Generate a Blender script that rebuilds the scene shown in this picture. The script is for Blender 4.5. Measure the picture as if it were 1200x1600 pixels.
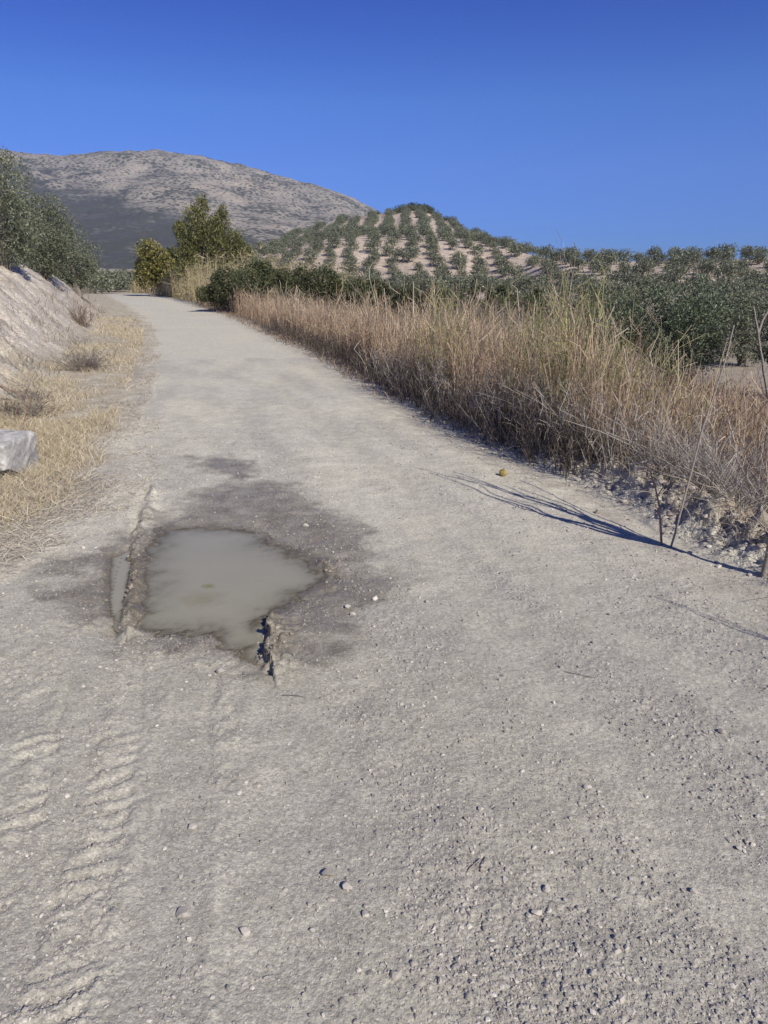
import bpy, math, random
import numpy as np
from mathutils import Vector

# ------------------------------------------------------------------ camera, sky, sun, exposure
S = bpy.context.scene
for o in list(bpy.data.objects):
    bpy.data.objects.remove(o, do_unlink=True)
COL = S.collection
PITCH = math.radians(17.1); CAMZ = 1.6; F = 1200.0          # the photo is 1200 x 1600, focal length 1200 px
cam_d = bpy.data.cameras.new('camera'); cam = bpy.data.objects.new('camera', cam_d); COL.objects.link(cam)
cam.location = (0, 0, CAMZ); cam.rotation_euler = (math.pi/2 - PITCH, 0, 0)
cam_d.sensor_fit = 'VERTICAL'; cam_d.sensor_height = 36; cam_d.lens = 27
cam_d.clip_start = 0.05; cam_d.clip_end = 20000
S.camera = cam
SUN_AZ = math.radians(36); SUN_EL = math.radians(38)        # sun stands behind the viewer, to the right
W = bpy.data.worlds.new('World'); S.world = W; W.use_nodes = True
nt = W.node_tree; bg = nt.nodes['Background']
sky = nt.nodes.new('ShaderNodeTexSky'); sky.sky_type = 'NISHITA'; sky.sun_disc = False
sky.sun_elevation = SUN_EL; sky.sun_rotation = math.pi - SUN_AZ
sky.altitude = 600; sky.air_density = 1.0; sky.dust_density = 0.15; sky.ozone_density = 4.0
hs = nt.nodes.new('ShaderNodeHueSaturation'); hs.inputs['Saturation'].default_value = 1.22; hs.inputs['Hue'].default_value = 0.51
nt.links.new(sky.outputs[0], hs.inputs['Color'])
# dry autumn air: the sky keeps its blue down to the skyline instead of bleaching
stc = nt.nodes.new('ShaderNodeTexCoord'); sxz = nt.nodes.new('ShaderNodeSeparateXYZ'); rmp = nt.nodes.new('ShaderNodeValToRGB'); smx = nt.nodes.new('ShaderNodeMix'); smx.data_type = 'RGBA'; smx.blend_type = 'MULTIPLY'; smx.inputs[0].default_value = 1
rmp.color_ramp.elements[0].position = 0.0; rmp.color_ramp.elements[0].color = (.22, .39, 1.04, 1); rmp.color_ramp.elements[1].position = 1.0; rmp.color_ramp.elements[1].color = (.70, .80, 1.12, 1)
for p_, c_ in ((.05, (.27, .45, 1.10, 1)), (.12, (.44, .60, 1.15, 1)), (.19, (.56, .73, 1.18, 1)), (.30, (.38, .50, 1.07, 1))):
    e_ = rmp.color_ramp.elements.new(p_); e_.color = c_
nt.links.new(stc.outputs['Generated'], sxz.inputs[0]); nt.links.new(sxz.outputs['Z'], rmp.inputs[0]); nt.links.new(hs.outputs[0], smx.inputs[6]); nt.links.new(rmp.outputs[0], smx.inputs[7]); nt.links.new(smx.outputs[2], bg.inputs['Color'])
bg.inputs['Strength'].default_value = 0.082
sl = bpy.data.lights.new('sun', 'SUN'); sl.energy = 5.0; sl.angle = math.radians(0.5); sl.color = (1.0, 0.945, 0.83)
sun = bpy.data.objects.new('sun', sl); COL.objects.link(sun)
SUNV = Vector((math.sin(SUN_AZ)*math.cos(SUN_EL), -math.cos(SUN_AZ)*math.cos(SUN_EL), math.sin(SUN_EL)))
sun.rotation_euler = (-SUNV).to_track_quat('-Z', 'Y').to_euler(); sun.location = SUNV*50
S.view_settings.view_transform = 'Standard'; S.view_settings.look = 'None'
S.view_settings.exposure = 0.15; S.view_settings.gamma = 1.0
S.render.engine = 'CYCLES'
S.cycles.use_denoising = True; S.cycles.max_bounces = 6; S.cycles.diffuse_bounces = 3; S.cycles.transparent_max_bounces = 4

# ------------------------------------------------------------------ measuring helpers
CT, ST = math.cos(PITCH), math.sin(PITCH)
def ray(u, v):
    a = (np.asarray(u, float) - 600)/F; b = (800 - np.asarray(v, float))/F
    return a, CT + b*ST, -ST + b*CT
def gp(u, v, z=0.0):                       # where the line of sight through a photo pixel meets height z
    x, y, dz = ray(u, v); t = (z - CAMZ)/dz
    return x*t, y*t
def gpl(pts, z=0.0):
    a = np.array(pts, float); x, y = gp(a[:, 0], a[:, 1], z); return np.stack([x, y], 1)
def at(u, v, d):                           # ... and where it is d metres out
    x, y, dz = ray(u, v); return np.array([x*d/y, d, CAMZ + dz*d/y])
def azel(u, v):
    x, y, dz = ray(u, v); return np.arctan2(x, y), np.arctan2(dz, np.hypot(x, y))
def ss(a, b, x):
    t = np.clip((x - a)/(b - a), 0, 1); return t*t*(3 - 2*t)
GA = np.linspace(0, 2*np.pi, 256, endpoint=False); GX, GY = np.cos(GA), np.sin(GA)
def perlin(x, y, seed=0):
    xi = np.floor(x).astype(np.int64); yi = np.floor(y).astype(np.int64); xf = x - xi; yf = y - yi
    def g(ix, iy, fx, fy):
        h = (ix*374761393 + iy*668265263 + seed*982451653) & 0xffffffff
        h = ((h ^ (h >> 13))*1274126177) & 0xffffffff
        h = (h ^ (h >> 16)) & 255
        return GX[h]*fx + GY[h]*fy
    u = xf*xf*xf*(xf*(xf*6 - 15) + 10); v = yf*yf*yf*(yf*(yf*6 - 15) + 10)
    a = g(xi, yi, xf, yf); b = g(xi + 1, yi, xf - 1, yf); c = g(xi, yi + 1, xf, yf - 1); d = g(xi + 1, yi + 1, xf - 1, yf - 1)
    return ((a + (b - a)*u) + ((c + (d - c)*u) - (a + (b - a)*u))*v)*1.5
def fbm(x, y, o=4, seed=0, gain=.5):
    s = 0; a = 1; t = 0
    for k in range(o):
        s = s + a*perlin(x*2**k, y*2**k, seed + k*17); t += a; a *= gain
    return s/t*1.3
def segs(px, py, poly, closed=False):      # distance to a polyline, side and arc length
    P = np.asarray(poly); Q = np.roll(P, -1, 0) if closed else P[1:]
    A = P if closed else P[:-1]
    best = np.full(px.shape, 1e9); side = np.zeros(px.shape); arc = np.zeros(px.shape); s0 = 0
    for a, b in zip(A, Q):
        d = b - a; L = np.hypot(*d) + 1e-9; t = np.clip(((px - a[0])*d[0] + (py - a[1])*d[1])/L**2, 0, 1)
        dx = px - a[0] - t*d[0]; dy = py - a[1] - t*d[1]; q = np.hypot(dx, dy); m = q < best
        best = np.where(m, q, best); side = np.where(m, np.sign(d[0]*dy - d[1]*dx), side); arc = np.where(m, s0 + t*L, arc); s0 += L
    return best, side, arc
def inside(px, py, poly):
    r = np.zeros(px.shape, bool); P = np.asarray(poly); n = len(P)
    for i in range(n):
        a, b = P[i], P[(i + 1) % n]
        c = ((a[1] > py) != (b[1] > py)) & (px < (b[0] - a[0])*(py - a[1])/(b[1] - a[1] + 1e-12) + a[0]); r ^= c
    return r
def sdist(px, py, poly):
    d, _, _ = segs(px, py, poly, True); return np.where(inside(px, py, poly), -d, d)

# ------------------------------------------------------------------ mesh and material helpers
def mesh(name, V, faces, mats, parent=None, attrs=None, smooth=False, midx=None, loc=None):
    m = bpy.data.meshes.new(name); V = np.asarray(V, np.float32)
    loops = np.concatenate([f.ravel() for f in faces]).astype(np.int32)
    sizes = np.concatenate([np.full(len(f), f.shape[1]) for f in faces]).astype(np.int32)
    m.vertices.add(len(V)); m.vertices.foreach_set('co', V.ravel())
    m.loops.add(len(loops)); m.loops.foreach_set('vertex_index', loops)
    m.polygons.add(len(sizes)); m.polygons.foreach_set('loop_start', np.concatenate([[0], np.cumsum(sizes)[:-1]]).astype(np.int32))
    for mt in (mats if isinstance(mats, (list, tuple)) else [mats]): m.materials.append(mt)
    if midx is not None: m.polygons.foreach_set('material_index', np.asarray(midx, np.int32))
    m.update(calc_edges=True)
    if smooth: m.polygons.foreach_set('use_smooth', np.ones(len(sizes), bool))
    else: m.polygons.foreach_set('use_smooth', np.zeros(len(sizes), bool))
    for k, a in (attrs or {}).items():
        a = np.asarray(a, np.float32)
        if a.ndim == 2:
            at_ = m.attributes.new(k, 'FLOAT_COLOR', 'POINT'); c = np.ones((len(a), 4), np.float32); c[:, :3] = a; at_.data.foreach_set('color', c.ravel())
        else:
            at_ = m.attributes.new(k, 'FLOAT', 'POINT'); at_.data.foreach_set('value', a)
    o = bpy.data.objects.new(name, m); COL.objects.link(o)
    if parent: o.parent = parent
    if loc is not None: o.location = loc
    return o
def tag(o, label=None, cat=None, group=None, kind=None):
    if label: o['label'] = label
    if cat: o['category'] = cat
    if group: o['group'] = group
    if kind: o['kind'] = kind
    return o
def empty(name, loc):
    o = bpy.data.objects.new(name, None); COL.objects.link(o); o.location = loc; o.empty_display_size = .3; return o
def copy_tree(o):
    c = o.copy(); COL.objects.link(c)
    for ch in o.children:
        d = ch.copy(); COL.objects.link(d); d.parent = c
    return c
def nodes(name):
    m = bpy.data.materials.new(name); m.use_nodes = True; n = m.node_tree
    return m, n, n.nodes['Principled BSDF'], n.links
def N(n, t, **k):
    x = n.nodes.new(t)
    for a, b in k.items():
        if a in x.inputs: x.inputs[a].default_value = b
        else: setattr(x, a, b)
    return x
def earth(name, scale, bump, bdist, rough=.95, contrast=.22):
    # ground colour comes with the surface ('col': soil, grit, litter, damp mud, painted brightening with distance); grain and crumbs are procedural
    m, n, b, L = nodes(name)
    ca = N(n, 'ShaderNodeAttribute', attribute_name='col'); wt = N(n, 'ShaderNodeAttribute', attribute_name='wet')
    tc = N(n, 'ShaderNodeTexCoord')
    n1 = N(n, 'ShaderNodeTexNoise', Scale=scale, Detail=7.0, Roughness=.68); L.new(tc.outputs['Object'], n1.inputs['Vector'])
    n2 = N(n, 'ShaderNodeTexVoronoi', Scale=scale*2.6); L.new(tc.outputs['Object'], n2.inputs['Vector'])
    mr = N(n, 'ShaderNodeMapRange'); mr.inputs[1].default_value = .36; mr.inputs[2].default_value = .64
    mr.inputs[3].default_value = 1 - contrast; mr.inputs[4].default_value = 1 + contrast
    n3 = N(n, 'ShaderNodeTexNoise', Scale=scale/8, Detail=6.0, Roughness=.75); L.new(tc.outputs['Object'], n3.inputs['Vector'])
    av = N(n, 'ShaderNodeMath', operation='MULTIPLY_ADD'); av.inputs[1].default_value = .55; L.new(n3.outputs['Fac'], av.inputs[0])
    hv = N(n, 'ShaderNodeMath', operation='MULTIPLY'); hv.inputs[1].default_value = .45; L.new(n1.outputs['Fac'], hv.inputs[0]); L.new(hv.outputs[0], av.inputs[2]); L.new(av.outputs[0], mr.inputs[0])
    mx = N(n, 'ShaderNodeMix', data_type='RGBA', blend_type='MULTIPLY'); mx.inputs[0].default_value = 1
    L.new(ca.outputs['Color'], mx.inputs[6]); L.new(mr.outputs[0], mx.inputs[7])
    vr = N(n, 'ShaderNodeMapRange'); vr.inputs[1].default_value = 0; vr.inputs[2].default_value = 1; vr.inputs[3].default_value = .76; vr.inputs[4].default_value = 1.22
    sp = N(n, 'ShaderNodeSeparateColor'); L.new(n2.outputs['Color'], sp.inputs[0]); L.new(sp.outputs[0], vr.inputs[0])
    m2 = N(n, 'ShaderNodeMix', data_type='RGBA', blend_type='MULTIPLY'); m2.inputs[0].default_value = 1
    L.new(mx.outputs[2], m2.inputs[6]); L.new(vr.outputs[0], m2.inputs[7]); L.new(m2.outputs[2], b.inputs['Base Color'])
    rr = N(n, 'ShaderNodeMapRange'); rr.inputs[3].default_value = rough; rr.inputs[4].default_value = .42; L.new(wt.outputs['Fac'], rr.inputs[0])
    L.new(rr.outputs[0], b.inputs['Roughness']); b.inputs['Specular IOR Level'].default_value = .25
    ad = N(n, 'ShaderNodeMath', operation='ADD'); L.new(n1.outputs['Fac'], ad.inputs[0])
    ml = N(n, 'ShaderNodeMath', operation='MULTIPLY'); ml.inputs[1].default_value = -.45; L.new(n2.outputs['Distance'], ml.inputs[0]); L.new(ml.outputs[0], ad.inputs[1])
    bp = N(n, 'ShaderNodeBump', Strength=bump, Distance=bdist); L.new(ad.outputs[0], bp.inputs['Height']); L.new(bp.outputs[0], b.inputs['Normal'])
    return m
def leafy(name, trans=.25, rough=.55):
    m, n, b, L = nodes(name)
    ca = N(n, 'ShaderNodeAttribute', attribute_name='col'); oi = N(n, 'ShaderNodeObjectInfo')
    mr = N(n, 'ShaderNodeMapRange'); mr.inputs[3].default_value = .86; mr.inputs[4].default_value = 1.14; L.new(oi.outputs['Random'], mr.inputs[0])
    mx = N(n, 'ShaderNodeMix', data_type='RGBA', blend_type='MULTIPLY'); mx.inputs[0].default_value = 1
    L.new(ca.outputs['Color'], mx.inputs[6]); L.new(mr.outputs[0], mx.inputs[7])
    L.new(mx.outputs[2], b.inputs['Base Color']); b.inputs['Roughness'].default_value = rough; b.inputs['Specular IOR Level'].default_value = .25
    tr = N(n, 'ShaderNodeBsdfTranslucent'); L.new(mx.outputs[2], tr.inputs['Color'])
    ms = N(n, 'ShaderNodeMixShader'); ms.inputs[0].default_value = trans
    L.new(b.outputs[0], ms.inputs[1]); L.new(tr.outputs[0], ms.inputs[2]); L.new(ms.outputs[0], n.nodes['Material Output'].inputs['Surface'])
    return m
def bark(name, c1, c2, scale=14):
    m, n, b, L = nodes(name); tc = N(n, 'ShaderNodeTexCoord')
    n1 = N(n, 'ShaderNodeTexNoise', Scale=scale, Detail=6.0); L.new(tc.outputs['Object'], n1.inputs['Vector'])
    mx = N(n, 'ShaderNodeMix', data_type='RGBA'); mx.inputs[6].default_value = (*c1, 1); mx.inputs[7].default_value = (*c2, 1)
    L.new(n1.outputs['Fac'], mx.inputs[0]); L.new(mx.outputs[2], b.inputs['Base Color']); b.inputs['Roughness'].default_value = .9
    bp = N(n, 'ShaderNodeBump', Strength=.6, Distance=.02); L.new(n1.outputs['Fac'], bp.inputs['Height']); L.new(bp.outputs[0], b.inputs['Normal'])
    return m
M_road = earth('road_dirt', 60, .55, .006)
M_ground = earth('verge_soil', 25, .6, .02)
M_bank = earth('bank_soil', 14, .7, .05)
M_hill = earth('hill_soil', .6, .5, .5, contrast=.16)
M_leaf = leafy('olive_leaf', .18, .5); M_bush = leafy('bush_leaf', .25); M_straw = leafy('straw', .3, .7)
M_bark = bark('olive_bark', (.10, .085, .07), (.24, .21, .18)); M_twig = bark('grey_twig', (.22, .18, .15), (.36, .32, .27), 40)

# ------------------------------------------------------------------ the lie of the land
E_R = gpl([(1200, 925), (1100, 872), (1000, 812), (900, 760), (800, 719), (700, 672), (600, 615), (500, 560), (420, 523), (350, 491), (280, 470), (230, 459), (195, 452)])
E_L = gpl([(0, 910), (100, 850), (175, 790), (205, 700), (228, 640), (245, 590), (250, 545), (245, 520), (230, 497), (205, 479), (175, 464), (155, 453)])
def edge(E, y):
    i = np.argsort(E[:, 1]); X, Y = E[i, 0], E[i, 1]
    lo = X[0] + (y - Y[0])*np.clip((X[2] - X[0])/(Y[2] - Y[0]), -.35, .05); k = (X[-1] - X[-3])/(Y[-1] - Y[-3])
    r = np.interp(y, X*0 + Y, X); r = np.where(y < Y[0], lo, r); return np.where(y > Y[-1], X[-1] + k*(y - Y[-1]), r)
def Redge(y): return edge(E_R, y) + .07*perlin(y*.9, y*0 + 3.3, 5)
def Ledge(y): return edge(E_L, y) + .10*perlin(y*.7, y*0 + 7.1, 6)
HILL = [(200, 446, 444, 230, 190, 226), (300, 436, 434, 240, 190, 232), (350, 416, 412, 250, 188, 233), (380, 408, 403, 260, 186, 234), (440, 392, 379, 290, 172, 238), (480, 381, 361, 325, 172, 240), (520, 374, 348, 350, 172, 240), (560, 370, 339, 370, 172, 240),
        (600, 369, 332, 385, 172, 240), (625, 368, 324, 390, 172, 240), (645, 368, 320, 390, 172, 240), (665, 369, 324, 385, 172, 240), (685, 371, 335, 378, 172, 240), (705, 372, 347, 365, 172, 240), (730, 376, 363, 335, 172, 238), (760, 382, 377, 300, 182, 234), (790, 390, 388, 265, 176, 226),
        (820, 400, 399.5, 235, 168, 215), (860, 405, 404.5, 210, 150, 198), (900, 407, 406.5, 196, 135, 188), (1000, 407, 406.5, 192, 128, 184), (1100, 406, 405.5, 190, 125, 182), (1200, 405, 404.5, 190, 125, 182), (1500, 404, 403.5, 190, 125, 182), (2000, 404, 403.5, 190, 125, 182)]
_h = np.array(HILL, float); H_AZ, H_EL = azel(_h[:, 0], _h[:, 2]); _, H_ES = azel(_h[:, 0], _h[:, 1]); H_C, H_F, H_S = _h[:, 3], _h[:, 4], _h[:, 5]
MTN = [(-900, 300), (-400, 262), (-200, 240), (-60, 232), (0, 233), (40, 241), (100, 243), (150, 237), (190, 235), (250, 235), (300, 241), (340, 249), (380, 258), (420, 271), (460, 281), (500, 292), (540, 304),
       (575, 321), (620, 345), (700, 385), (800, 420), (1000, 440), (1500, 440)]
_m = np.array(MTN, float); M_AZ, M_EL = azel(_m[:, 0], _m[:, 1]); RM = 2600.0
def H(x, y):
    x = np.asarray(x, float); y = np.asarray(y, float); r = np.hypot(x, y) + 1e-6; az = np.arctan2(x, y)
    yy = np.clip(y, -30, 130); sr = x - Redge(yy); sl_ = Ledge(yy) - x
    # right of the road: a low berm, a ditch, then the lower olive grove
    near = np.interp(sr, [0, .18, .38, .75, 1.4, 2.6, 5, 9], [0, .03, .09, -.05, -.45, -.8, -1.2, -1.5])
    far = np.interp(sr, [0, .4, 1.2, 3, 6, 12], [0, .04, -.1, -.5, -1.0, -1.5])
    k = ss(6, 12, y); zr = near*(1 - k) + far*k
    nb_ = np.exp(-((sr - .34)/.2)**2)*(1 - ss(5.0, 7.5, y)); zr = zr + np.where(y > 2, nb_*.14*np.clip(.7 + 1.3*fbm(x*5, y*5, 4, 34, .6), 0, 2), 0)
    zr = zr + np.where(sr > .1, .05*fbm(x*1.7, y*1.7, 3, 31)*ss(.1, .5, sr), 0)
    # left: flat grassy verge, then an earth bank
    hb = 1 - .72*ss(32, 62, y); toe = 1.75 + .25*perlin(y*.3, y*0 + 1.7, 9)
    zl = np.interp(sl_ - toe, [-2, 0, .5, 1.5, 2.7, 6, 30], [0, .06, .40, 1.32, 2.12, 2.42, 2.8])*hb
    bk = ss(0, .6, sl_ - toe)*(1 - ss(60, 100, r))
    zl = zl + bk*(.20*fbm(x*.8, y*.8, 4, 41) - .16*np.abs(fbm(x*.9 + y*1.6, y*1.1, 3, 44)) + .09*np.abs(fbm(x*4.5, y*4.5, 4, 43)))
    z = np.where(sr > 0, zr, np.where(sl_ > 0, zl, 0))
    # farther out: plain, ridge and conical hill, mountain
    plain = -1.5 + .012*np.clip(r - 100, 0, 900)*ss(.02, -.12, az)
    C = np.interp(az, H_AZ, H_C); zc = CAMZ + C*np.tan(np.interp(az, H_AZ, H_EL)); ft = np.interp(az, H_AZ, H_F); sh = np.interp(az, H_AZ, H_S); zs = CAMZ + sh*np.tan(np.interp(az, H_AZ, H_ES))
    t1 = np.clip((r - ft)/(sh - ft), 0, 1); t1 = .55*t1 + .45*t1*t1*(3 - 2*t1); t2 = np.clip((r - sh)/(C - sh), 0, 1)
    hill = -1.5 + (zs + 1.5)*t1 + (zc - zs)*t2**1.35 - .3*np.clip(r - C, 0, None)
    hill = hill + t1*(1 - .8*ss(.7, 1, t2))*.9*fbm(x*.025, y*.025, 3, 51)
    zf = np.where(az > H_AZ[0], np.maximum(plain, hill), plain)
    zr_ = CAMZ + RM*np.tan(np.interp(az, M_AZ, M_EL)); q = np.clip((r - 1000)/(RM - 1000), 0, 1)
    mt = 9.3 + (zr_ - 9.3)*q**1.25 - .35*np.clip(r - RM, 0, None)
    rav = fbm(x*.0032, y*.0032, 5, 61); mt = mt + q*(1 - .86*ss(.8, 1, q))*42*(np.abs(rav)*1.6 - .35) + q*(5*fbm(x*.02, y*.02, 4, 62) + 2.2*np.abs(fbm(x*.06, y*.06, 2, 63)))
    zf = np.where(r > 1000, np.maximum(mt, 9.3 - .01*(r - 1000)), zf)
    w = np.where(sr > 0, ss(36, 60, r)*ss(4, 14, sr), 0); w = np.maximum(w, ss(75, 130, r))
    return z*(1 - w) + zf*w

PUD = gpl([(222, 872), (240, 845), (262, 828), (300, 825), (345, 826), (390, 832), (425, 850), (470, 865), (503, 880), (513, 905), (500, 922), (470, 932), (448, 950), (426, 966), (407, 995), (394, 1020), (362, 1000), (330, 990), (290, 992), (250, 985), (217, 975), (211, 930), (216, 895)], -.03)
RUT = gpl([(170, 870), (205, 862), (203, 900), (197, 950), (172, 962), (167, 915)], -.03)
WET = gpl([(290, 710), (370, 712), (430, 745), (480, 770), (540, 815), (595, 865), (612, 920), (580, 985), (500, 1030), (430, 1055), (330, 1050), (240, 1010), (170, 985), (90, 975), (55, 930), (95, 870), (170, 845), (225, 795), (290, 785), (335, 758), (310, 735)])
TR1 = gpl([(200, 1010), (195, 1100), (180, 1180), (165, 1270), (135, 1380), (105, 1480), (80, 1600)]); TR3 = gpl([(70, 1090), (55, 1180), (25, 1290), (-40, 1440)]); TR2 = gpl([(352, 1040), (358, 1060), (350, 1100), (342, 1130)])
RID = [gpl(a) for a in ([(243, 760), (228, 800), (214, 850), (208, 900), (203, 950), (196, 985)], [(421, 972), (421, 1003), (423, 1036)], [(503, 872), (512, 890), (517, 912)], [(160, 880), (152, 925), (140, 975)])]
SM = [gpl(a) for a in ([(640, 760), (700, 860), (800, 1000), (930, 1160), (1080, 1330), (1200, 1450)], [(430, 1080), (420, 1250), (400, 1450), (390, 1600)], [(230, 1050), (225, 1250), (210, 1450), (190, 1600)], [(420, 600), (560, 700), (800, 880), (1200, 1120)])]
LN = [gpl(a) for a in ([(150, 990), (138, 1060), (118, 1150), (88, 1260), (35, 1400), (-30, 1560)], [(310, 1050), (292, 1150), (272, 1300), (250, 1480), (238, 1600)])]
def fine(x, y):                             # relief, colour mask and damp of the near roadway
    h = 0*x; sr = x - Redge(y); sl_ = Ledge(y) - x
    on = 1 - ss(-.1, .35, sr)*.6
    h = h + .012*fbm(x*2.2, y*2.2, 3, 71)
    band = np.zeros_like(x)
    for i, p in enumerate(SM):
        d, _, _ = segs(x, y, p); band = np.maximum(band, np.exp(-(d/(.13 if i != 1 else .20))**2))
    g = np.clip(.30 + 1.1*fbm(x*1.9 + y*.5, y*.55, 4, 73), 0, 1)*(1 - .9*band)
    h = h + .0032*fbm(x*11, y*11, 3, 72)*(.25 + g)
    n1 = fbm(x*30, y*30, 2, 74); h = h + (.35 + .65*g)*(.0060*np.maximum(n1, -.25) + .0040*np.maximum(fbm(x*70, y*70, 2, 75), -.3))
    h = h - .012*band
    # crumbly left side, pressed by tractor tyres
    cr = ss(-.25, -.75, x + .05*y)*(1 - ss(3.0, 3.6, y)) + .8*np.exp(-((x + .55)/.16)**2)*(1 - ss(2.6, 3.1, y)); cr = np.clip(cr, 0, 1)*np.clip(.45 + 1.3*fbm(x*2.6, y*1.5, 3, 70), 0, 1)
    cl = fbm(x*13, y*13, 4, 76, .6); cl = cl - .5*(np.abs(perlin(x*9 + .6*cl, y*9, 86)) < .05); h = h + cr*.018*np.maximum(cl, -.25)*(1 - .75*band)
    for p in LN:
        d, sd, ar = segs(x + .012*perlin(x*5, y*5, 69), y, p); k = 1 - ss(.075, .105, d); h = h*(1 - .6*k) - .008*k + .006*np.exp(-((d - .125)/.022)**2)*np.clip(.4 + 1.2*fbm(x*12, y*12, 3, 68), 0, 1.5)
    for p, ph in ((TR1, 0), (TR2, .4), (TR3, 1.3)):
        d, sd, ar = segs(x, y, p); m = 1 - ss(.06, .085, d + .012*perlin(x*9, y*9, 77))
        t = np.sin((ar + sd*d*.35 + .030*perlin(x*6, y*6, 78))*2*np.pi/.072 + ph); fade = np.clip(perlin(x*4, y*4, 79)*1.6 + .35, 0, 1)*(1 - ss(2.35, 2.6, y))
        h = h + m*(.0052*np.clip(t*2.0, -1, 1)*fade - .004)
    return h, g, band, cr
def puddle(x, y):
    h = 0*x; wob = .05*fbm(x*5, y*5, 5, 81, .6)
    sp = sdist(x, y, PUD) + wob*.8; sq = sdist(x, y, RUT) + wob*.35
    bowl = np.interp(sp, [-.45, -.22, -.06, 0, .10, .24, .48], [-.080, -.052, -.036, -.030, -.022, -.012, 0]) + .011*fbm(x*6, y*6, 4, 80, .6)*np.exp(-(sp/.2)**2)
    rut = np.interp(sq, [-.06, 0, .05, .16], [-.06, -.03, -.01, 0]); h = np.minimum(bowl, rut)
    cl = .5 + .8*fbm(x*21, y*21, 4, 82, .6)
    for i, p in enumerate(RID):
        d, sd, ar = segs(x + .035*perlin(x*5, y*5, 88) + .012*perlin(x*17, y*17, 89), y, p); e = np.exp(-(d/(.045 if i < 2 else .028))**2); q = np.clip(.6 + 1.0*fbm(x*7, y*7, 3, 84), .1, 1.4)
        h = h + (.045, .05, .022, .016)[i]*e*np.clip(.35 + .9*cl, .1, 1.3)*q
        if i == 1: h = h - .02*np.exp(-((d - .035)/.03)**2)*(sd < 0)*np.clip(.5 + cl, 0, 1.2) + .05*np.exp(-(d/.13)**2)*(sd > 0)*np.clip(.5 + cl*.6, 0, 1.2)
        if i == 0: h = h - .022*np.exp(-((d - .06)/.03)**2)*(sd < 0)
    # straight ruts of wheels through the mud
    sw = sdist(x, y, WET) + 0.28*fbm(x*2.2, y*2.2, 4, 83) + .16*fbm(x*8, y*8, 4, 85, .6)
    return h, 1 - ss(-.22, .12, sw), sp, sq
EXCAV = None
def Hfull(x, y):
    z = H(x, y); r = np.hypot(x, y); m = (r < 16) & (y > 0)
    if m.any():
        h, g, b, c = fine(x[m], y[m]); f = 1 - ss(9, 15, r[m]); z[m] += h*f
        m2 = (r < 9) & (y > 2) & (x < 1.2) & (x > -4)
        if m2.any(): z[m2] += puddle(x[m2], y[m2])[0]
    return z

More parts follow.
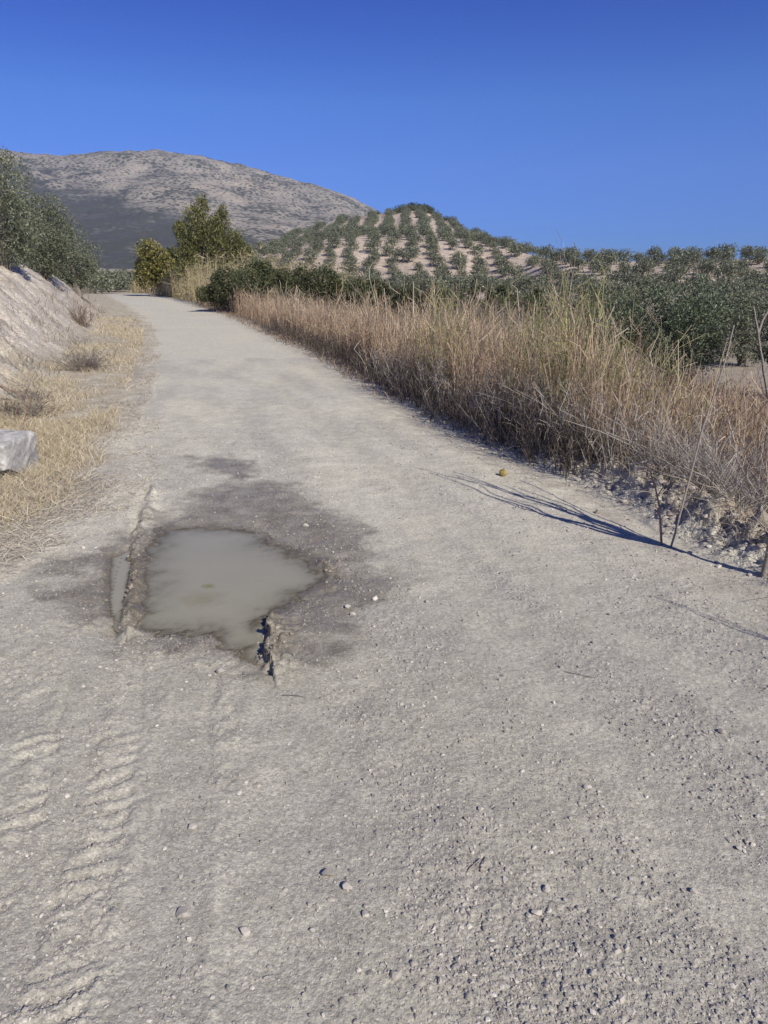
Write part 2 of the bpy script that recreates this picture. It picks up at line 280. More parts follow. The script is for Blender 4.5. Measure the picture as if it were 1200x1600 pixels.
# ------------------------------------------------------------------ terrain: one sheet out past the mountain, cut into road, verge, bank, hill, mountain
def build_terrain():
    az = np.radians(np.concatenate([np.arange(-180, -38, 4), np.arange(-38, 37.01, .1), np.arange(40, 181, 4)]))
    rs = [.12]
    for lim, k in ((.9, 1.05), (5.5, 1.0029), (25, 1.0055), (120, 1.010), (500, 1.011), (3380, 1.009)):
        while rs[-1] < lim: rs.append(rs[-1]*k)
    rs = np.array(rs); A, R = np.meshgrid(az, rs); x = (R*np.sin(A)).ravel(); y = (R*np.cos(A)).ravel(); r = R.ravel(); a = A.ravel()
    z = H(x, y); nv = len(x); col = np.zeros((nv, 3)); wet = np.zeros(nv)
    yy = np.clip(y, -30, 130); sr = x - Redge(yy); sl_ = Ledge(yy) - x
    # colours of what the ground is made of, plus a painted brightening with distance
    def mix(c, t, k): return c*(1 - k[:, None]) + np.array(t)*k[:, None]
    n0 = fbm(x*.6, y*.6, 4, 91); n1 = fbm(x*4, y*4, 3, 92)
    col[:] = (.385, .360, .288); col = mix(col, (.352, .334, .28), np.clip(.5 + n0, 0, 1)); col = mix(col, (.43, .39, .335), np.clip(n1, 0, 1)*.5)
    col *= (1 + .36*ss(2.7, 6.0, r))[:, None]  # lighter away from the camera: dust, plus fading grit shadows put into the colour
    vg = ss(-.15, .5, sl_ + .35*n0 + .15*n1)*(sl_ > -.6); col = mix(col, (.33, .27, .185), vg*.75*np.clip(.75 + n1, 0, 1))
    toe = 2.0; bk = ss(-.3, .5, sl_ - toe + .4*n0); col = mix(col, (.47, .42, .355), bk)
    br = bk*ss(.15, .5, fbm(x*1.3, y*.8, 4, 93)); col = mix(col, (.33, .28, .22), br*.6)
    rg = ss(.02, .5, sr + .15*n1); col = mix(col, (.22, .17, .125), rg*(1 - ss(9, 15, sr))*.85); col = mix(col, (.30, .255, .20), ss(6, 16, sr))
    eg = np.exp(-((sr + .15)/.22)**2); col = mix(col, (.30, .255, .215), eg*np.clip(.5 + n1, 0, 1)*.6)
    fr = ss(50, 130, r); col = mix(col, (.34, .28, .21), fr)
    C = np.interp(a, H_AZ, H_C); s = r/C; onh = (a > H_AZ[1]) & (r > 110) & (s < 2.2) & (r < 990)
    hc = np.array([.43, .355, .285])*(1 + .14*fbm(x*.06, y*.06, 3, 94))[:, None]
    col = np.where(onh[:, None], hc*(ss(110, 140, r))[:, None] + col*(1 - ss(110, 140, r))[:, None], col)
    tp = onh & (s > .93) & (C > 360); col = np.where(tp[:, None], col*(1 - .5*ss(.93, .98, s))[:, None] + np.array([.12, .105, .07])*(.5*ss(.93, .98, s))[:, None], col)
    # near relief
    m = (r < 16) & (y > 0) & (np.abs(a) < .68); h, g, b, c = fine(x[m], y[m]); f = 1 - ss(9, 15, r[m]); z[m] += h*f
    c = np.clip(c*1.2, 0, 1); onr = ((sr[m] < .1) & (sl_[m] < .4)); cm = col[m]
    cm = np.where(onr[:, None], mix(mix(cm, (.315, .290, .258), g*.55), (.415, .386, .318), np.maximum(b*.6, c*.45)), cm); col[m] = cm
    m2 = (r < 9) & (y > 2) & (x < 1.3) & (x > -4); h, w, sp, sq = puddle(x[m2], y[m2]); z[m2] += h; wet[m2] = w
    c2 = mix(col[m2], (.192, .168, .130), w*(.66 + .35*np.clip(.5 + fbm(x[m2]*6, y[m2]*6, 4, 87, .6), 0, 1))); c2 = mix(c2, (.15, .130, .098), np.maximum(1 - ss(-.0, .10, sp), 1 - ss(0, .05, sq))*.8); col[m2] = c2
    # mountain
    mo = r > 990; xm, ym = x[mo], y[mo]
    ca = np.arctan2(z[mo] - CAMZ, r[mo]); pv = 800 - F*np.tan(ca + PITCH)*1.0; azm = a[mo]; um = 600 + F*np.tan(azm)*1.06
    bl = np.interp(um, [-200, 0, 60, 150, 250, 330, 400, 470, 560], [255, 268, 290, 312, 338, 358, 368, 372, 380])
    dk = ss(-16, 14, pv - bl + 44*fbm(xm*.006, ym*.004, 6, 95, .6)); sc = np.clip(.5 + 1.1*fbm(xm*.01, ym*.008, 4, 96), 0, 1)
    cmn = np.zeros((mo.sum(), 3)); cmn[:] = (.335, .295, .235); cmn = mix(cmn, (.19, .175, .14), sc*.75); cmn = mix(cmn, (.42, .34, .25), np.clip(fbm(xm*.004, ym*.004, 3, 97), 0, 1)*.6)
    cmn = mix(cmn, (.06, .06, .066), dk*.9); cmn = mix(cmn, (.20, .19, .14), dk*ss(.02, .5, fbm(xm*.016, ym*.009, 5, 98, .7))*.75); col[mo] = cmn
    shrub = np.zeros(nv); shrub[mo] = .35 + .5*sc + .3*dk
    nr, na = R.shape; I = np.arange(nv).reshape(nr, na)
    Fq = np.stack([I[:-1, :-1], I[:-1, 1:], I[1:, 1:], I[1:, :-1]], -1).reshape(-1, 4); ctr = Fq[:, 0]
    lab = np.zeros(len(Fq), int)
    lab[(sl_[ctr] > toe - .15) & (y[ctr] > -20) & (r[ctr] < 110)] = 2
    lab[(sr[ctr] < 0.03) & (sl_[ctr] < .03) & (y[ctr] > -25) & (r[ctr] < 110)] = 1
    lab[onh[ctr] & (r[ctr] > 112) & (lab == 0)] = 3; lab[mo[ctr]] = 4
    V = np.stack([x, y, z], 1)
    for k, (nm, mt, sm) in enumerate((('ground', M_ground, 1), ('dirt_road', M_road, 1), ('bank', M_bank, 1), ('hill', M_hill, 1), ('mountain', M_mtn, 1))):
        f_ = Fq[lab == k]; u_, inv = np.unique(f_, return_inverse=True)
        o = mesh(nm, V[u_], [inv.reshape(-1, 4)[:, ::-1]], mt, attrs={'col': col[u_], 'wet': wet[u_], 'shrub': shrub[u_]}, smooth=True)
        tag(o, {'ground': 'dry soil and litter beside the road and under the olive grove', 'dirt_road': 'pale gravelly dirt track with tyre marks and a muddy hollow', 'bank': 'pale crumbling earth bank left of the track',
                'hill': 'conical hill of pale soil planted with olive rows', 'mountain': 'bare grey mountain with dark scrub on its lower slope'}[nm], kind='structure')
def mountain_mat():
    m, n, b, L = nodes('mountain_rock'); tc = N(n, 'ShaderNodeTexCoord')
    ca = N(n, 'ShaderNodeAttribute', attribute_name='col'); sh = N(n, 'ShaderNodeAttribute', attribute_name='shrub')
    v = N(n, 'ShaderNodeTexVoronoi', Scale=.10); L.new(tc.outputs['Object'], v.inputs['Vector'])
    v2 = N(n, 'ShaderNodeTexNoise', Scale=.05, Detail=8.0, Roughness=.78); L.new(tc.outputs['Object'], v2.inputs['Vector'])
    th = N(n, 'ShaderNodeMath', operation='MULTIPLY'); th.inputs[1].default_value = .66; L.new(sh.outputs['Fac'], th.inputs[0])
    df = N(n, 'ShaderNodeMath', operation='SUBTRACT'); L.new(th.outputs[0], df.inputs[0]); L.new(v.outputs['Distance'], df.inputs[1])
    k = N(n, 'ShaderNodeMapRange'); k.inputs[1].default_value = -.12; k.inputs[2].default_value = .06; L.new(df.outputs[0], k.inputs[0])
    mr = N(n, 'ShaderNodeMapRange'); mr.inputs[1].default_value = .3; mr.inputs[2].default_value = .7; mr.inputs[3].default_value = .7; mr.inputs[4].default_value = 1.35; L.new(v2.outputs['Fac'], mr.inputs[0])
    mx = N(n, 'ShaderNodeMix', data_type='RGBA', blend_type='MULTIPLY'); mx.inputs[0].default_value = 1; L.new(ca.outputs['Color'], mx.inputs[6]); L.new(mr.outputs[0], mx.inputs[7])
    m2 = N(n, 'ShaderNodeMix', data_type='RGBA'); m2.inputs[7].default_value = (.075, .075, .055, 1); L.new(k.outputs[0], m2.inputs[0]); L.new(mx.outputs[2], m2.inputs[6])
    L.new(m2.outputs[2], b.inputs['Base Color']); b.inputs['Roughness'].default_value = 1; b.inputs['Specular IOR Level'].default_value = .1
    bp = N(n, 'ShaderNodeBump', Strength=.9, Distance=6.0); L.new(v2.outputs['Fac'], bp.inputs['Height']); L.new(bp.outputs[0], b.inputs['Normal'])
    return m
M_mtn = mountain_mat()
build_terrain()

# muddy water standing in the hollow and in the rut beside it
def water_mat():
    m, n, b, L = nodes('muddy_water'); tc = N(n, 'ShaderNodeTexCoord')
    n1 = N(n, 'ShaderNodeTexNoise', Scale=1.6, Detail=4.0); L.new(tc.outputs['Object'], n1.inputs['Vector'])
    mx = N(n, 'ShaderNodeMix', data_type='RGBA'); mx.inputs[6].default_value = (.265, .25, .175, 1); mx.inputs[7].default_value = (.335, .31, .222, 1); L.new(n1.outputs['Fac'], mx.inputs[0])
    last = mx
    for (u, v, rad, c, amt) in ((326, 916, .045, (.17, .16, .012), .85), (318, 935, .13, (.22, .19, .09), .55)):
        x, y = gp(u, v, -.03); d = N(n, 'ShaderNodeVectorMath', operation='DISTANCE'); d.inputs[1].default_value = (x, y, -.03)
        nz = N(n, 'ShaderNodeTexNoise', Scale=22.0); L.new(tc.outputs['Object'], nz.inputs['Vector'])
        L.new(tc.outputs['Object'], d.inputs[0]); ad = N(n, 'ShaderNodeMath', operation='MULTIPLY_ADD'); ad.inputs[1].default_value = rad*1.2; L.new(nz.outputs['Fac'], ad.inputs[0]); L.new(d.outputs['Value'], ad.inputs[2])
        k = N(n, 'ShaderNodeMapRange'); k.inputs[1].default_value = rad*1.7; k.inputs[2].default_value = rad*.7; k.inputs[3].default_value = 0; k.inputs[4].default_value = amt; L.new(ad.outputs[0], k.inputs[0])
        q = N(n, 'ShaderNodeMix', data_type='RGBA'); q.inputs[7].default_value = (*c, 1); L.new(k.outputs[0], q.inputs[0]); L.new(last.outputs[2], q.inputs[6]); last = q
    L.new(last.outputs[2], b.inputs['Base Color']); b.inputs['Roughness'].default_value = .03; b.inputs['IOR'].default_value = 1.33
    n2 = N(n, 'ShaderNodeTexNoise', Scale=9.0, Detail=2.0); L.new(tc.outputs['Object'], n2.inputs['Vector'])
    bp = N(n, 'ShaderNodeBump', Strength=.05, Distance=.01); L.new(n2.outputs['Fac'], bp.inputs['Height']); L.new(bp.outputs[0], b.inputs['Normal'])
    dp = N(n, 'ShaderNodeAttribute', attribute_name='depth'); tr = N(n, 'ShaderNodeBsdfTransparent'); tr.inputs[0].default_value = (.8, .76, .7, 1); ms = N(n, 'ShaderNodeMixShader')
    L.new(dp.outputs['Fac'], ms.inputs[0]); L.new(tr.outputs[0], ms.inputs[1]); L.new(b.outputs[0], ms.inputs[2]); L.new(ms.outputs[0], n.nodes['Material Output'].inputs['Surface'])
    return m
M_water = water_mat()
for nm, pl, off, zw, lb in (('puddle', PUD, .13, -.03, 'shallow puddle of grey muddy water with a green algae spot'), ('puddle', RUT, .05, -.034, 'narrow strip of water in a wheel rut beside the large puddle')):
    lo, hi = pl.min(0) - .15, pl.max(0) + .15; gx_ = np.arange(lo[0], hi[0], .014); gy_ = np.arange(lo[1], hi[1], .018); X, Y = np.meshgrid(gx_, gy_); xf, yf = X.ravel(), Y.ravel()
    dep = zw - Hfull(xf.copy(), yf.copy()); ok = (sdist(xf, yf, pl) < off); I = np.arange(len(xf)).reshape(X.shape); q = np.stack([I[:-1, :-1], I[:-1, 1:], I[1:, 1:], I[1:, :-1]], -1).reshape(-1, 4)
    q = q[ok[q].all(1)]; u_, inv = np.unique(q, return_inverse=True)
    tag(mesh(nm, np.c_[xf, yf, np.full(len(xf), zw)][u_], [inv.reshape(-1, 4)], M_water, attrs={'depth': np.clip(1 - np.exp(-np.clip(dep, 0, 1)/.007), 0, 1)[u_]}, smooth=True), lb, 'puddle', kind='structure')

# ------------------------------------------------------------------ foliage builders
def unit(v): return v/(np.linalg.norm(v, axis=-1, keepdims=True) + 1e-9)
def leaf_cloud(lobes, n, L, Wd, rng, cols, shell=.35, droop=0., up=.2):
    lb = np.array(lobes, float); w = (lb[:, 3]*lb[:, 4]*lb[:, 5])**(2/3); k = rng.choice(len(lb), n, p=w/w.sum())
    d = unit(rng.normal(size=(n, 3))); rr = 1 - shell*rng.random(n)**1.6; rr = rr*(1 + .10*rng.normal(size=n)); rr = np.where(rng.random(n) < .12, rng.random(n), rr)
    p = lb[k, :3] + d*lb[k, 3:6]*rr[:, None]
    # thin out by a clump pattern so that light and dark masses and gaps appear
    cs = lb[k, 3].mean()*.55 + .05; nz = perlin(p[:, 0]/cs + p[:, 2]/cs*.7, p[:, 1]/cs + p[:, 2]/cs*.9, 3); keep = nz + .35*rng.random(n) > -.14; p, d, k, nz = p[keep], d[keep], k[keep], nz[keep]; n = len(p)
    ax = unit(d*.6 + rng.normal(size=(n, 3))*.7 + np.array([0, 0, up - droop])); sd = unit(np.cross(ax, unit(d + rng.normal(size=(n, 3))*.8)))
    l = L*(.6 + .8*rng.random(n))[:, None]; ww = Wd*(.6 + .8*rng.random(n))[:, None]
    a = p - ax*l*.5; b = p + sd*ww*.5 + ax*l*.05; c = p + ax*l*.5; e = p - sd*ww*.5 + ax*l*.05
    V = np.stack([a, b, c, e], 1).reshape(-1, 3); Fc = np.arange(4*n).reshape(n, 4)
    cc = np.array(cols); t = rng.random(n)*(len(cc) - 1); i = np.minimum(t.astype(int), len(cc) - 2); f = (t - i)[:, None]
    cl = (cc[i]*(1 - f) + cc[i + 1]*f)*(.8 + .4*rng.random(n))[:, None]
    return V, Fc, np.repeat(cl, 4, 0)
def tubes(paths, sides=6):                 # list of (points, radii) -> one surface
    Vs, Fs, o = [], [], 0
    for P, Rd in paths:
        P = np.asarray(P, float); Rd = np.asarray(Rd, float); T = unit(np.gradient(P, axis=0)); up = np.array([.31, .95, .05]); A = unit(np.cross(T, up)); B = np.cross(T, A)
        th = np.linspace(0, 2*np.pi, sides, endpoint=False)
        ring = P[:, None] + (A[:, None]*np.cos(th)[None, :, None] + B[:, None]*np.sin(th)[None, :, None])*Rd[:, None, None]
        k = len(P); Vs.append(ring.reshape(-1, 3)); I = np.arange(k*sides).reshape(k, sides)
        Fs.append(np.stack([I[:-1], np.roll(I[:-1], -1, 1), np.roll(I[1:], -1, 1), I[1:]], -1).reshape(-1, 4) + o); o += k*sides
    return np.concatenate(Vs), np.concatenate(Fs)
def wander(a, b, n, amp, rng):
    t = np.linspace(0, 1, n)[:, None]; p = np.array(a)*(1 - t) + np.array(b)*t; w = np.cumsum(rng.normal(size=(n, 3)), 0)*amp; w -= t*w[-1]; return p + w*np.sin(np.pi*np.clip(t, 0, 1))**.5
def ribbons(P, Wd, col, rng, taper=.35):    # P (n,k,3) blades or stalks
    n, k, _ = P.shape; T = unit(np.gradient(P, axis=1)); rd = unit(rng.normal(size=(n, 1, 3))*np.array([1, 1, .3])); Sd = unit(np.cross(T, rd)); w = np.asarray(Wd).reshape(n, 1, 1)*np.linspace(1, taper, k)[None, :, None]*.5
    V = np.stack([P - Sd*w, P + Sd*w], 2).reshape(-1, 3); I = np.arange(n*k*2).reshape(n, k, 2)
    Fc = np.stack([I[:, :-1, 0], I[:, :-1, 1], I[:, 1:, 1], I[:, 1:, 0]], -1).reshape(-1, 4)
    return V, Fc, np.repeat(col, k*2, 0)
class Acc:
    def __init__(s): s.V, s.F, s.C, s.n = [], [], [], 0
    def add(s, t):
        V, Fc, C = t; s.V.append(V); s.F.append(Fc + s.n); s.C.append(C); s.n += len(V)
    def build(s, name, mat, **k): return mesh(name, np.concatenate(s.V), [np.concatenate(s.F)], mat, attrs={'col': np.concatenate(s.C)}, **k)
def pick(rng, n, cols, jit=.15):
    c = np.array(cols); w = rng.random(n)*(len(c) - 1); i = np.minimum(w.astype(int), len(c) - 2); f = (w - i)[:, None]; return (c[i]*(1 - f) + c[i + 1]*f)*(1 + jit*rng.normal(size=(n, 1))).clip(.5, 1.6)
def blades(x, y, z, h, lean, w, col, rng, k=4, wind=(0, 0), curl=1.6):
    n = len(x); th = rng.random(n)*2*np.pi; dr = np.stack([np.cos(th), np.sin(th)], 1)*lean[:, None] + np.array(wind)
    t = np.linspace(0, 1, k)[None, :]; P = np.zeros((n, k, 3)); P[..., 0] = x[:, None] + dr[:, :1]*h[:, None]*t**curl; P[..., 1] = y[:, None] + dr[:, 1:]*h[:, None]*t**curl
    P[..., 2] = z[:, None] - .02 + h[:, None]*(t - .25*t**2*np.minimum(lean, 1.4)[:, None]); P[:, 1:-1] += rng.normal(size=(n, k - 2, 3))*(h*.018)[:, None, None]
    return P, ribbons(P, w, col, rng)

OLIVE = [(.070, .078, .044), (.125, .138, .082), (.19, .205, .135), (.27, .285, .205)]
DARKG = [(.020, .030, .012), (.04, .058, .022), (.075, .095, .035)]
def olive_shape(seed, n, L, Wd, R=2.4, Ht=3.6, sides=6):
    rng = np.random.default_rng(seed); lob = []
    for k in range(13):
        th = k*2.4 + rng.random()*.8; q = (.25 + .75*((k + .5)/13)**.5)*R*.68; hz = Ht*(.30 + .48*rng.random())*(1 - .12*(q/R)); s = R*(.34 + .16*rng.random())
        lob.append((math.cos(th)*q, math.sin(th)*q, max(hz, s*.85), s, s, s*(.8 + .3*rng.random())))
    lob.append((.1, 0, Ht*.68, R*.55, R*.55, Ht*.30))
    cr = leaf_cloud(lob, n, L, Wd, rng, OLIVE)
    pths = []
    for j in range(3):
        b = np.array([rng.normal()*.12, rng.normal()*.12, -.2]); th = j*2.1 + rng.random(); m = np.array([math.cos(th)*.35, math.sin(th)*.35, Ht*.28]); e = np.array([math.cos(th)*R*.5, math.sin(th)*R*.5, Ht*.62])
        P = np.concatenate([wander(b, m, 4, .03, rng), wander(m, e, 4, .06, rng)[1:]]); pths.append((P, np.linspace(.17, .035, len(P))))
        for q in range(2):
            e2 = e + rng.normal(size=3)*np.array([.6, .6, .3]); pths.append((wander(P[4], e2, 4, .05, rng), np.linspace(.06, .015, 4)))
    return cr, tubes(pths, sides)

def px_tree(name, label, cat, lob_px, d, n, L, Wd, cols, mat, base_uv, seed, depth=.8, trunk_r=.14, group=None, rz=1.0, stems=3, up=.2, z0=None):
    # a plant whose crown lobes were measured in the photo; it stands on the ground d metres out
    rng = np.random.default_rng(seed); b = at(base_uv[0], base_uv[1], d); b[2] = float(H(np.array([b[0]]), np.array([b[1]]))[0]) if z0 is None else z0
    lob = []
    for (u, v, r) in lob_px:
        for rep in range(2):
            p = at(u, v, d); R = r*d*.955/F; off = rng.normal()*depth*R*.9
            lob.append((p[0] - b[0] + rng.normal()*.12*R, off, p[2] - b[2] + rng.normal()*.08*R, R*(.85 + .2*rng.random()), R*1.0, R*rz*(.85 + .2*rng.random())))
    V, Fc, C = leaf_cloud(lob, n, L, Wd, rng, cols, up=up); ok = V.reshape(-1, 4, 3)[:, :, 2].min(1) > .02
    V = V.reshape(-1, 4, 3)[ok].reshape(-1, 3); C = C.reshape(-1, 4, 3)[ok].reshape(-1, 3); Fc = np.arange(len(V)).reshape(-1, 4)
    root = empty(name, b); tag(root, label, cat, group)
    pths = []
    for j in range(stems):
        l = lob[(j*2 + 1) % len(lob)]; e = np.array(l[:3]); s = np.array([rng.normal()*.1, rng.normal()*.1, -.15]); m = s*.5 + np.array([e[0]*.3, e[1]*.3, max(.3, e[2]*.45)])
        P = np.concatenate([wander(s, m, 4, .04, rng), wander(m, e, 4, .06, rng)[1:]]); pths.append((P, np.linspace(trunk_r, trunk_r*.2, len(P))))
    for l in lob[::2]:
        P0 = pths[rng.integers(stems)][0][3]; pths.append((wander(P0, l[:3], 4, .06, rng), np.linspace(trunk_r*.35, trunk_r*.08, 4)))
    tv, tf = tubes(pths, 6); mesh('trunk', tv, [tf], M_bark, root); mesh('crown', V, [Fc], mat, root, attrs={'col': C})
    return root

# olives standing on the bank
px_tree('olive_tree', 'tallest silvery olive tree on the bank top, cut off by the photo edge', 'olive tree', [(-18, 285, 48), (22, 305, 36), (-5, 345, 45), (30, 350, 33), (5, 255, 22), (-50, 320, 50), (40, 375, 26), (8, 385, 30), (-15, 392, 28), (28, 398, 20)], 22, 26000, .085, .026, OLIVE, M_leaf, (5, 405), 101, group='olive trees on the bank')
px_tree('olive_tree', 'silvery olive tree in the middle of the bank row', 'olive tree', [(58, 335, 32), (75, 352, 32), (48, 372, 34), (86, 380, 28), (68, 395, 30), (92, 402, 22), (45, 400, 24), (60, 408, 20), (85, 418, 18), (74, 410, 18)], 28, 20000, .09, .03, OLIVE, M_leaf, (70, 418), 102, group='olive trees on the bank')
px_tree('olive_tree', 'low olive tree at the end of the bank row where the bank meets the track', 'olive tree', [(112, 378, 26), (130, 395, 20), (104, 402, 26), (124, 415, 22), (138, 414, 14), (110, 425, 20), (135, 432, 14), (112, 436, 16), (98, 424, 18), (125, 438, 13)], 38, 14000, .11, .035, OLIVE, M_leaf, (120, 440), 103, group='olive trees on the bank')
# olives just beyond the ditch
px_tree('olive_tree', 'large dense olive tree behind the tallest leaning stick, foliage down to the soil', 'olive tree', [(1010, 495, 50), (1060, 492, 55), (962, 505, 42), (1098, 505, 45), (1030, 545, 55), (1080, 550, 48), (985, 552, 38), (1112, 545, 32), (1040, 590, 32), (1000, 585, 25)], 22, 36000, .10, .032, [(c[0]*.82, c[1]*.92, c[2]*.85) for c in OLIVE], M_leaf, (1072, 610), 104, group='olive trees beyond the ditch')
px_tree('olive_tree', 'olive tree behind and beside the large dense one, bare soil in front', 'olive tree', [(1145, 480, 45), (1170, 500, 36), (1140, 525, 36), (1165, 545, 25)], 28, 15000, .11, .034, OLIVE, M_leaf, (1160, 580), 105, group='olive trees beyond the ditch')
px_tree('olive_tree', 'dark shaded olive tree cut off by the photo edge beyond the ditch', 'olive tree', [(1235, 500, 50), (1250, 550, 50), (1205, 545, 22)], 20, 14000, .10, .03, OLIVE, M_leaf, (1240, 600), 106, group='olive trees beyond the ditch')
px_tree('olive_tree', 'greyish olive bush behind the tall straw weeds, next to the large dense olive', 'olive tree', [(915, 505, 34), (935, 520, 30), (890, 520, 30), (920, 545, 32), (885, 545, 22)], 25, 14000, .10, .03, OLIVE, M_leaf, (915, 585), 107, group='olive trees beyond the ditch')
px_tree('olive_tree', 'pale silvery olive tree rising over the straw weeds near mid ridge', 'olive tree', [(860, 478, 36), (895, 474, 34), (935, 476, 34), (975, 470, 32)], 34, 16000, .12, .04, OLIVE, M_leaf, (900, 540), 108, group='olive trees beyond the ditch')

# planted olives on ridge, hill and plain: one shape of each kind, then copies
MID = [olive_shape(s, 3000, .24, .09, R=2.0, Ht=2.45) for s in (201, 202, 203, 204)]; FAR = [olive_shape(s, 1050, .36, .18, R=2.05, Ht=3.2, sides=4) for s in (211, 212, 213, 214)]
def cells():
    rng = np.random.default_rng(7); out = []
    ang = math.radians(1.5); ca, sa = math.cos(ang), math.sin(ang)
    for i, j, lower in [(i, j, lw) for lw in (True, False) for i in range(-60, 78) for j in range(-20, 78)]:
            gx, gy = i*6.8, j*5.5; jt = .6; c_, s_ = ca, sa
            if lower: gx, gy, jt = i*6.0 + (3.0 if j % 2 else 0), j*5.7, .7; c_, s_ = math.cos(.47), math.sin(.47)
            x = gx*c_ + gy*s_ + rng.normal()*jt; y = -gx*s_ + gy*c_ + rng.normal()*jt; r = math.hypot(x, y); a = math.atan2(x, y)
            if (y < 256) != lower: continue
            if y < 30 or abs(a) > .60: continue
            C, ft = float(np.interp(a, H_AZ, H_C)), float(np.interp(a, H_AZ, H_F)); sr = x - float(edge(E_R, np.array([min(y, 130.)]))[0])
            if (sr < 15 and y < 125) or a < H_AZ[1] - .01 or r > C + 1: continue
            if 62 < r < ft - (40 if C > 212 else 14): continue
            if r < 64 and (i + j) % 2: continue
            if r > .95*C and C > 365: continue
            if rng.random() < .05: continue
            out.append((r, x, y, 'hill' if (C > 212) else 'ridge'))
    for k in range(120):
        a = math.radians(rng.uniform(-27, -9)); r = 130*math.exp(rng.random()*1.9) if k > 14 else rng.uniform(98, 210); a = a if k > 14 else math.radians(rng.uniform(-21.5, -16.5)); x, y = r*math.sin(a), r*math.cos(a); out.append((r, x, y, 'plain'))
    out.sort(); return out
CE = cells(); rng = np.random.default_rng(11); protos = {}
GR = {'hill': ('round olive tree in the rows covering the pale conical hill', 'olive trees on the conical hill'), 'ridge': ('bushy olive tree on the long low ridge against the sky', 'olive trees on the low ridge'), 'plain': ('small distant olive tree on the plain below the mountain', 'olive trees below the mountain')}
_o = sorted(range(len(CE)), key=lambda i: (CE[i][3] == 'plain')*300 + CE[i][0]); IND = set(_o[:290])
xs = np.array([c[1] for c in CE]); ys = np.array([c[2] for c in CE]); zs = H(xs, ys); rest = Acc()
for i, (r, x, y, kd) in enumerate(CE):
    v = int(rng.integers(4)); s = rng.uniform(.72, 1.16); sz = s*rng.uniform(.9, 1.08); rot = rng.uniform(0, 6.28); near = r < 75; lod = MID if r < 100 else FAR
    if i in IND:
        key = (v, 'n' if near else ('m' if r < 100 else 'f'))
        if key not in protos:
            (cv, cf, cc), (tv, tf) = lod[v]
            if True:
                o = empty('olive_tree', (0, 0, 0)); mesh('trunk', tv, [tf], M_bark, o); mesh('crown', cv, [cf], M_leaf, o, attrs={'col': cc})
            else:
                o = mesh('olive_tree', np.concatenate([cv, tv]), [cf, tf + len(cv)], [M_leaf, M_bark], attrs={'col': np.concatenate([cc, np.zeros((len(tv), 3))])}, midx=[0]*len(cf) + [1]*len(tf))
            protos[key] = o
        else: o = copy_tree(protos[key])
        o.location = (x, y, zs[i] - .1); o.rotation_euler = (0, 0, rot); o.scale = (s, s, sz); tag(o, GR[kd][0], 'olive tree', GR[kd][1])
    else:
        (cv, cf, cc), _ = FAR[v]; c_, s_ = math.cos(rot), math.sin(rot); q = cv*np.array([s, s, sz]); q = np.stack([q[:, 0]*c_ - q[:, 1]*s_ + x, q[:, 0]*s_ + q[:, 1]*c_ + y, q[:, 2] + zs[i] - .1], 1); rest.add((q, cf, cc*(.86 + .28*rng.random())))
print('OLIVES', len(CE), {k: sum(c[3] == k for c in CE) for k in GR})
if rest.n: tag(rest.build('olive_grove', M_leaf), 'far olive trees high on the hill and out on the plain', kind='stuff')
# scrub on the hill top
ac = Acc(); rg_ = np.random.default_rng(12)
for k in range(60):
    u = rg_.normal()*20 + 648; p = azel(u, 318); C = float(np.interp(p[0], H_AZ, H_C)); r = C - rg_.uniform(0, 26); x, y = r*math.sin(p[0]), r*math.cos(p[0]); z = float(H(np.array([x]), np.array([y]))[0]); s = rg_.uniform(.5, 1.5)
    ac.add((lambda t: (t[0] + np.array([x, y, z]), t[1], t[2]))(leaf_cloud([(0, 0, .6*s, 1.3*s, 1.3*s, 1.0*s), (s, .2, .5*s, s, s, .8*s)], 260, .42, .22, rg_, DARKG + [(.16, .13, .07)])))
tag(ac.build('scrub', M_bush), 'dark scrub capping the conical hill', kind='stuff')

# ------------------------------------------------------------------ thicket, trees and reeds along the far right of the road
YEL = [(.045, .052, .022), (.095, .10, .038), (.16, .155, .058), (.23, .20, .09)]
px_tree('poplar_tree', 'tall pointed yellowish green tree by the bend, tallest beside the track', 'tree', [(314, 326, 12.9), (309, 345, 18.7), (346, 345, 14.0), (300, 368, 21.1), (330, 372, 21.1), (362, 378, 16.4), (290, 392, 21.1), (318, 400, 25.7), (348, 400, 23.4), (370, 402, 19.9), (383, 395, 12.9), (283, 360, 10.5), (317, 312, 7.0), (349, 330, 8.2), (338, 356, 14.0), (372, 372, 9.4), (300, 415, 23.4), (335, 418, 23.4), (300, 430, 18), (350, 425, 18)], 60, 36000, .17, .06, [(c[0]*1.2, c[1]*1.25, c[2]*1.15) for c in YEL], M_bush, (325, 470), 121, rz=1.35, up=.9, trunk_r=.2)
px_tree('willow_bush', 'small yellow green bush over the reeds, left of the tall pointed tree', 'bush', [(235, 390, 16), (228, 408, 20), (248, 405, 18), (262, 415, 16), (240, 420, 20), (218, 418, 12), (232, 432, 20), (252, 430, 18)], 66, 9000, .22, .10, [(c[0]*1.75, c[1]*1.65, c[2]*1.3) for c in YEL], M_bush, (238, 460), 122, up=.5)
px_tree('willow_bush', 'low olive green bush between the pointed tree and the small yellow one', 'bush', [(272, 402, 14), (285, 410, 16), (265, 418, 16), (290, 425, 15)], 68, 6000, .22, .10, YEL[:3], M_bush, (278, 450), 123, up=.4)
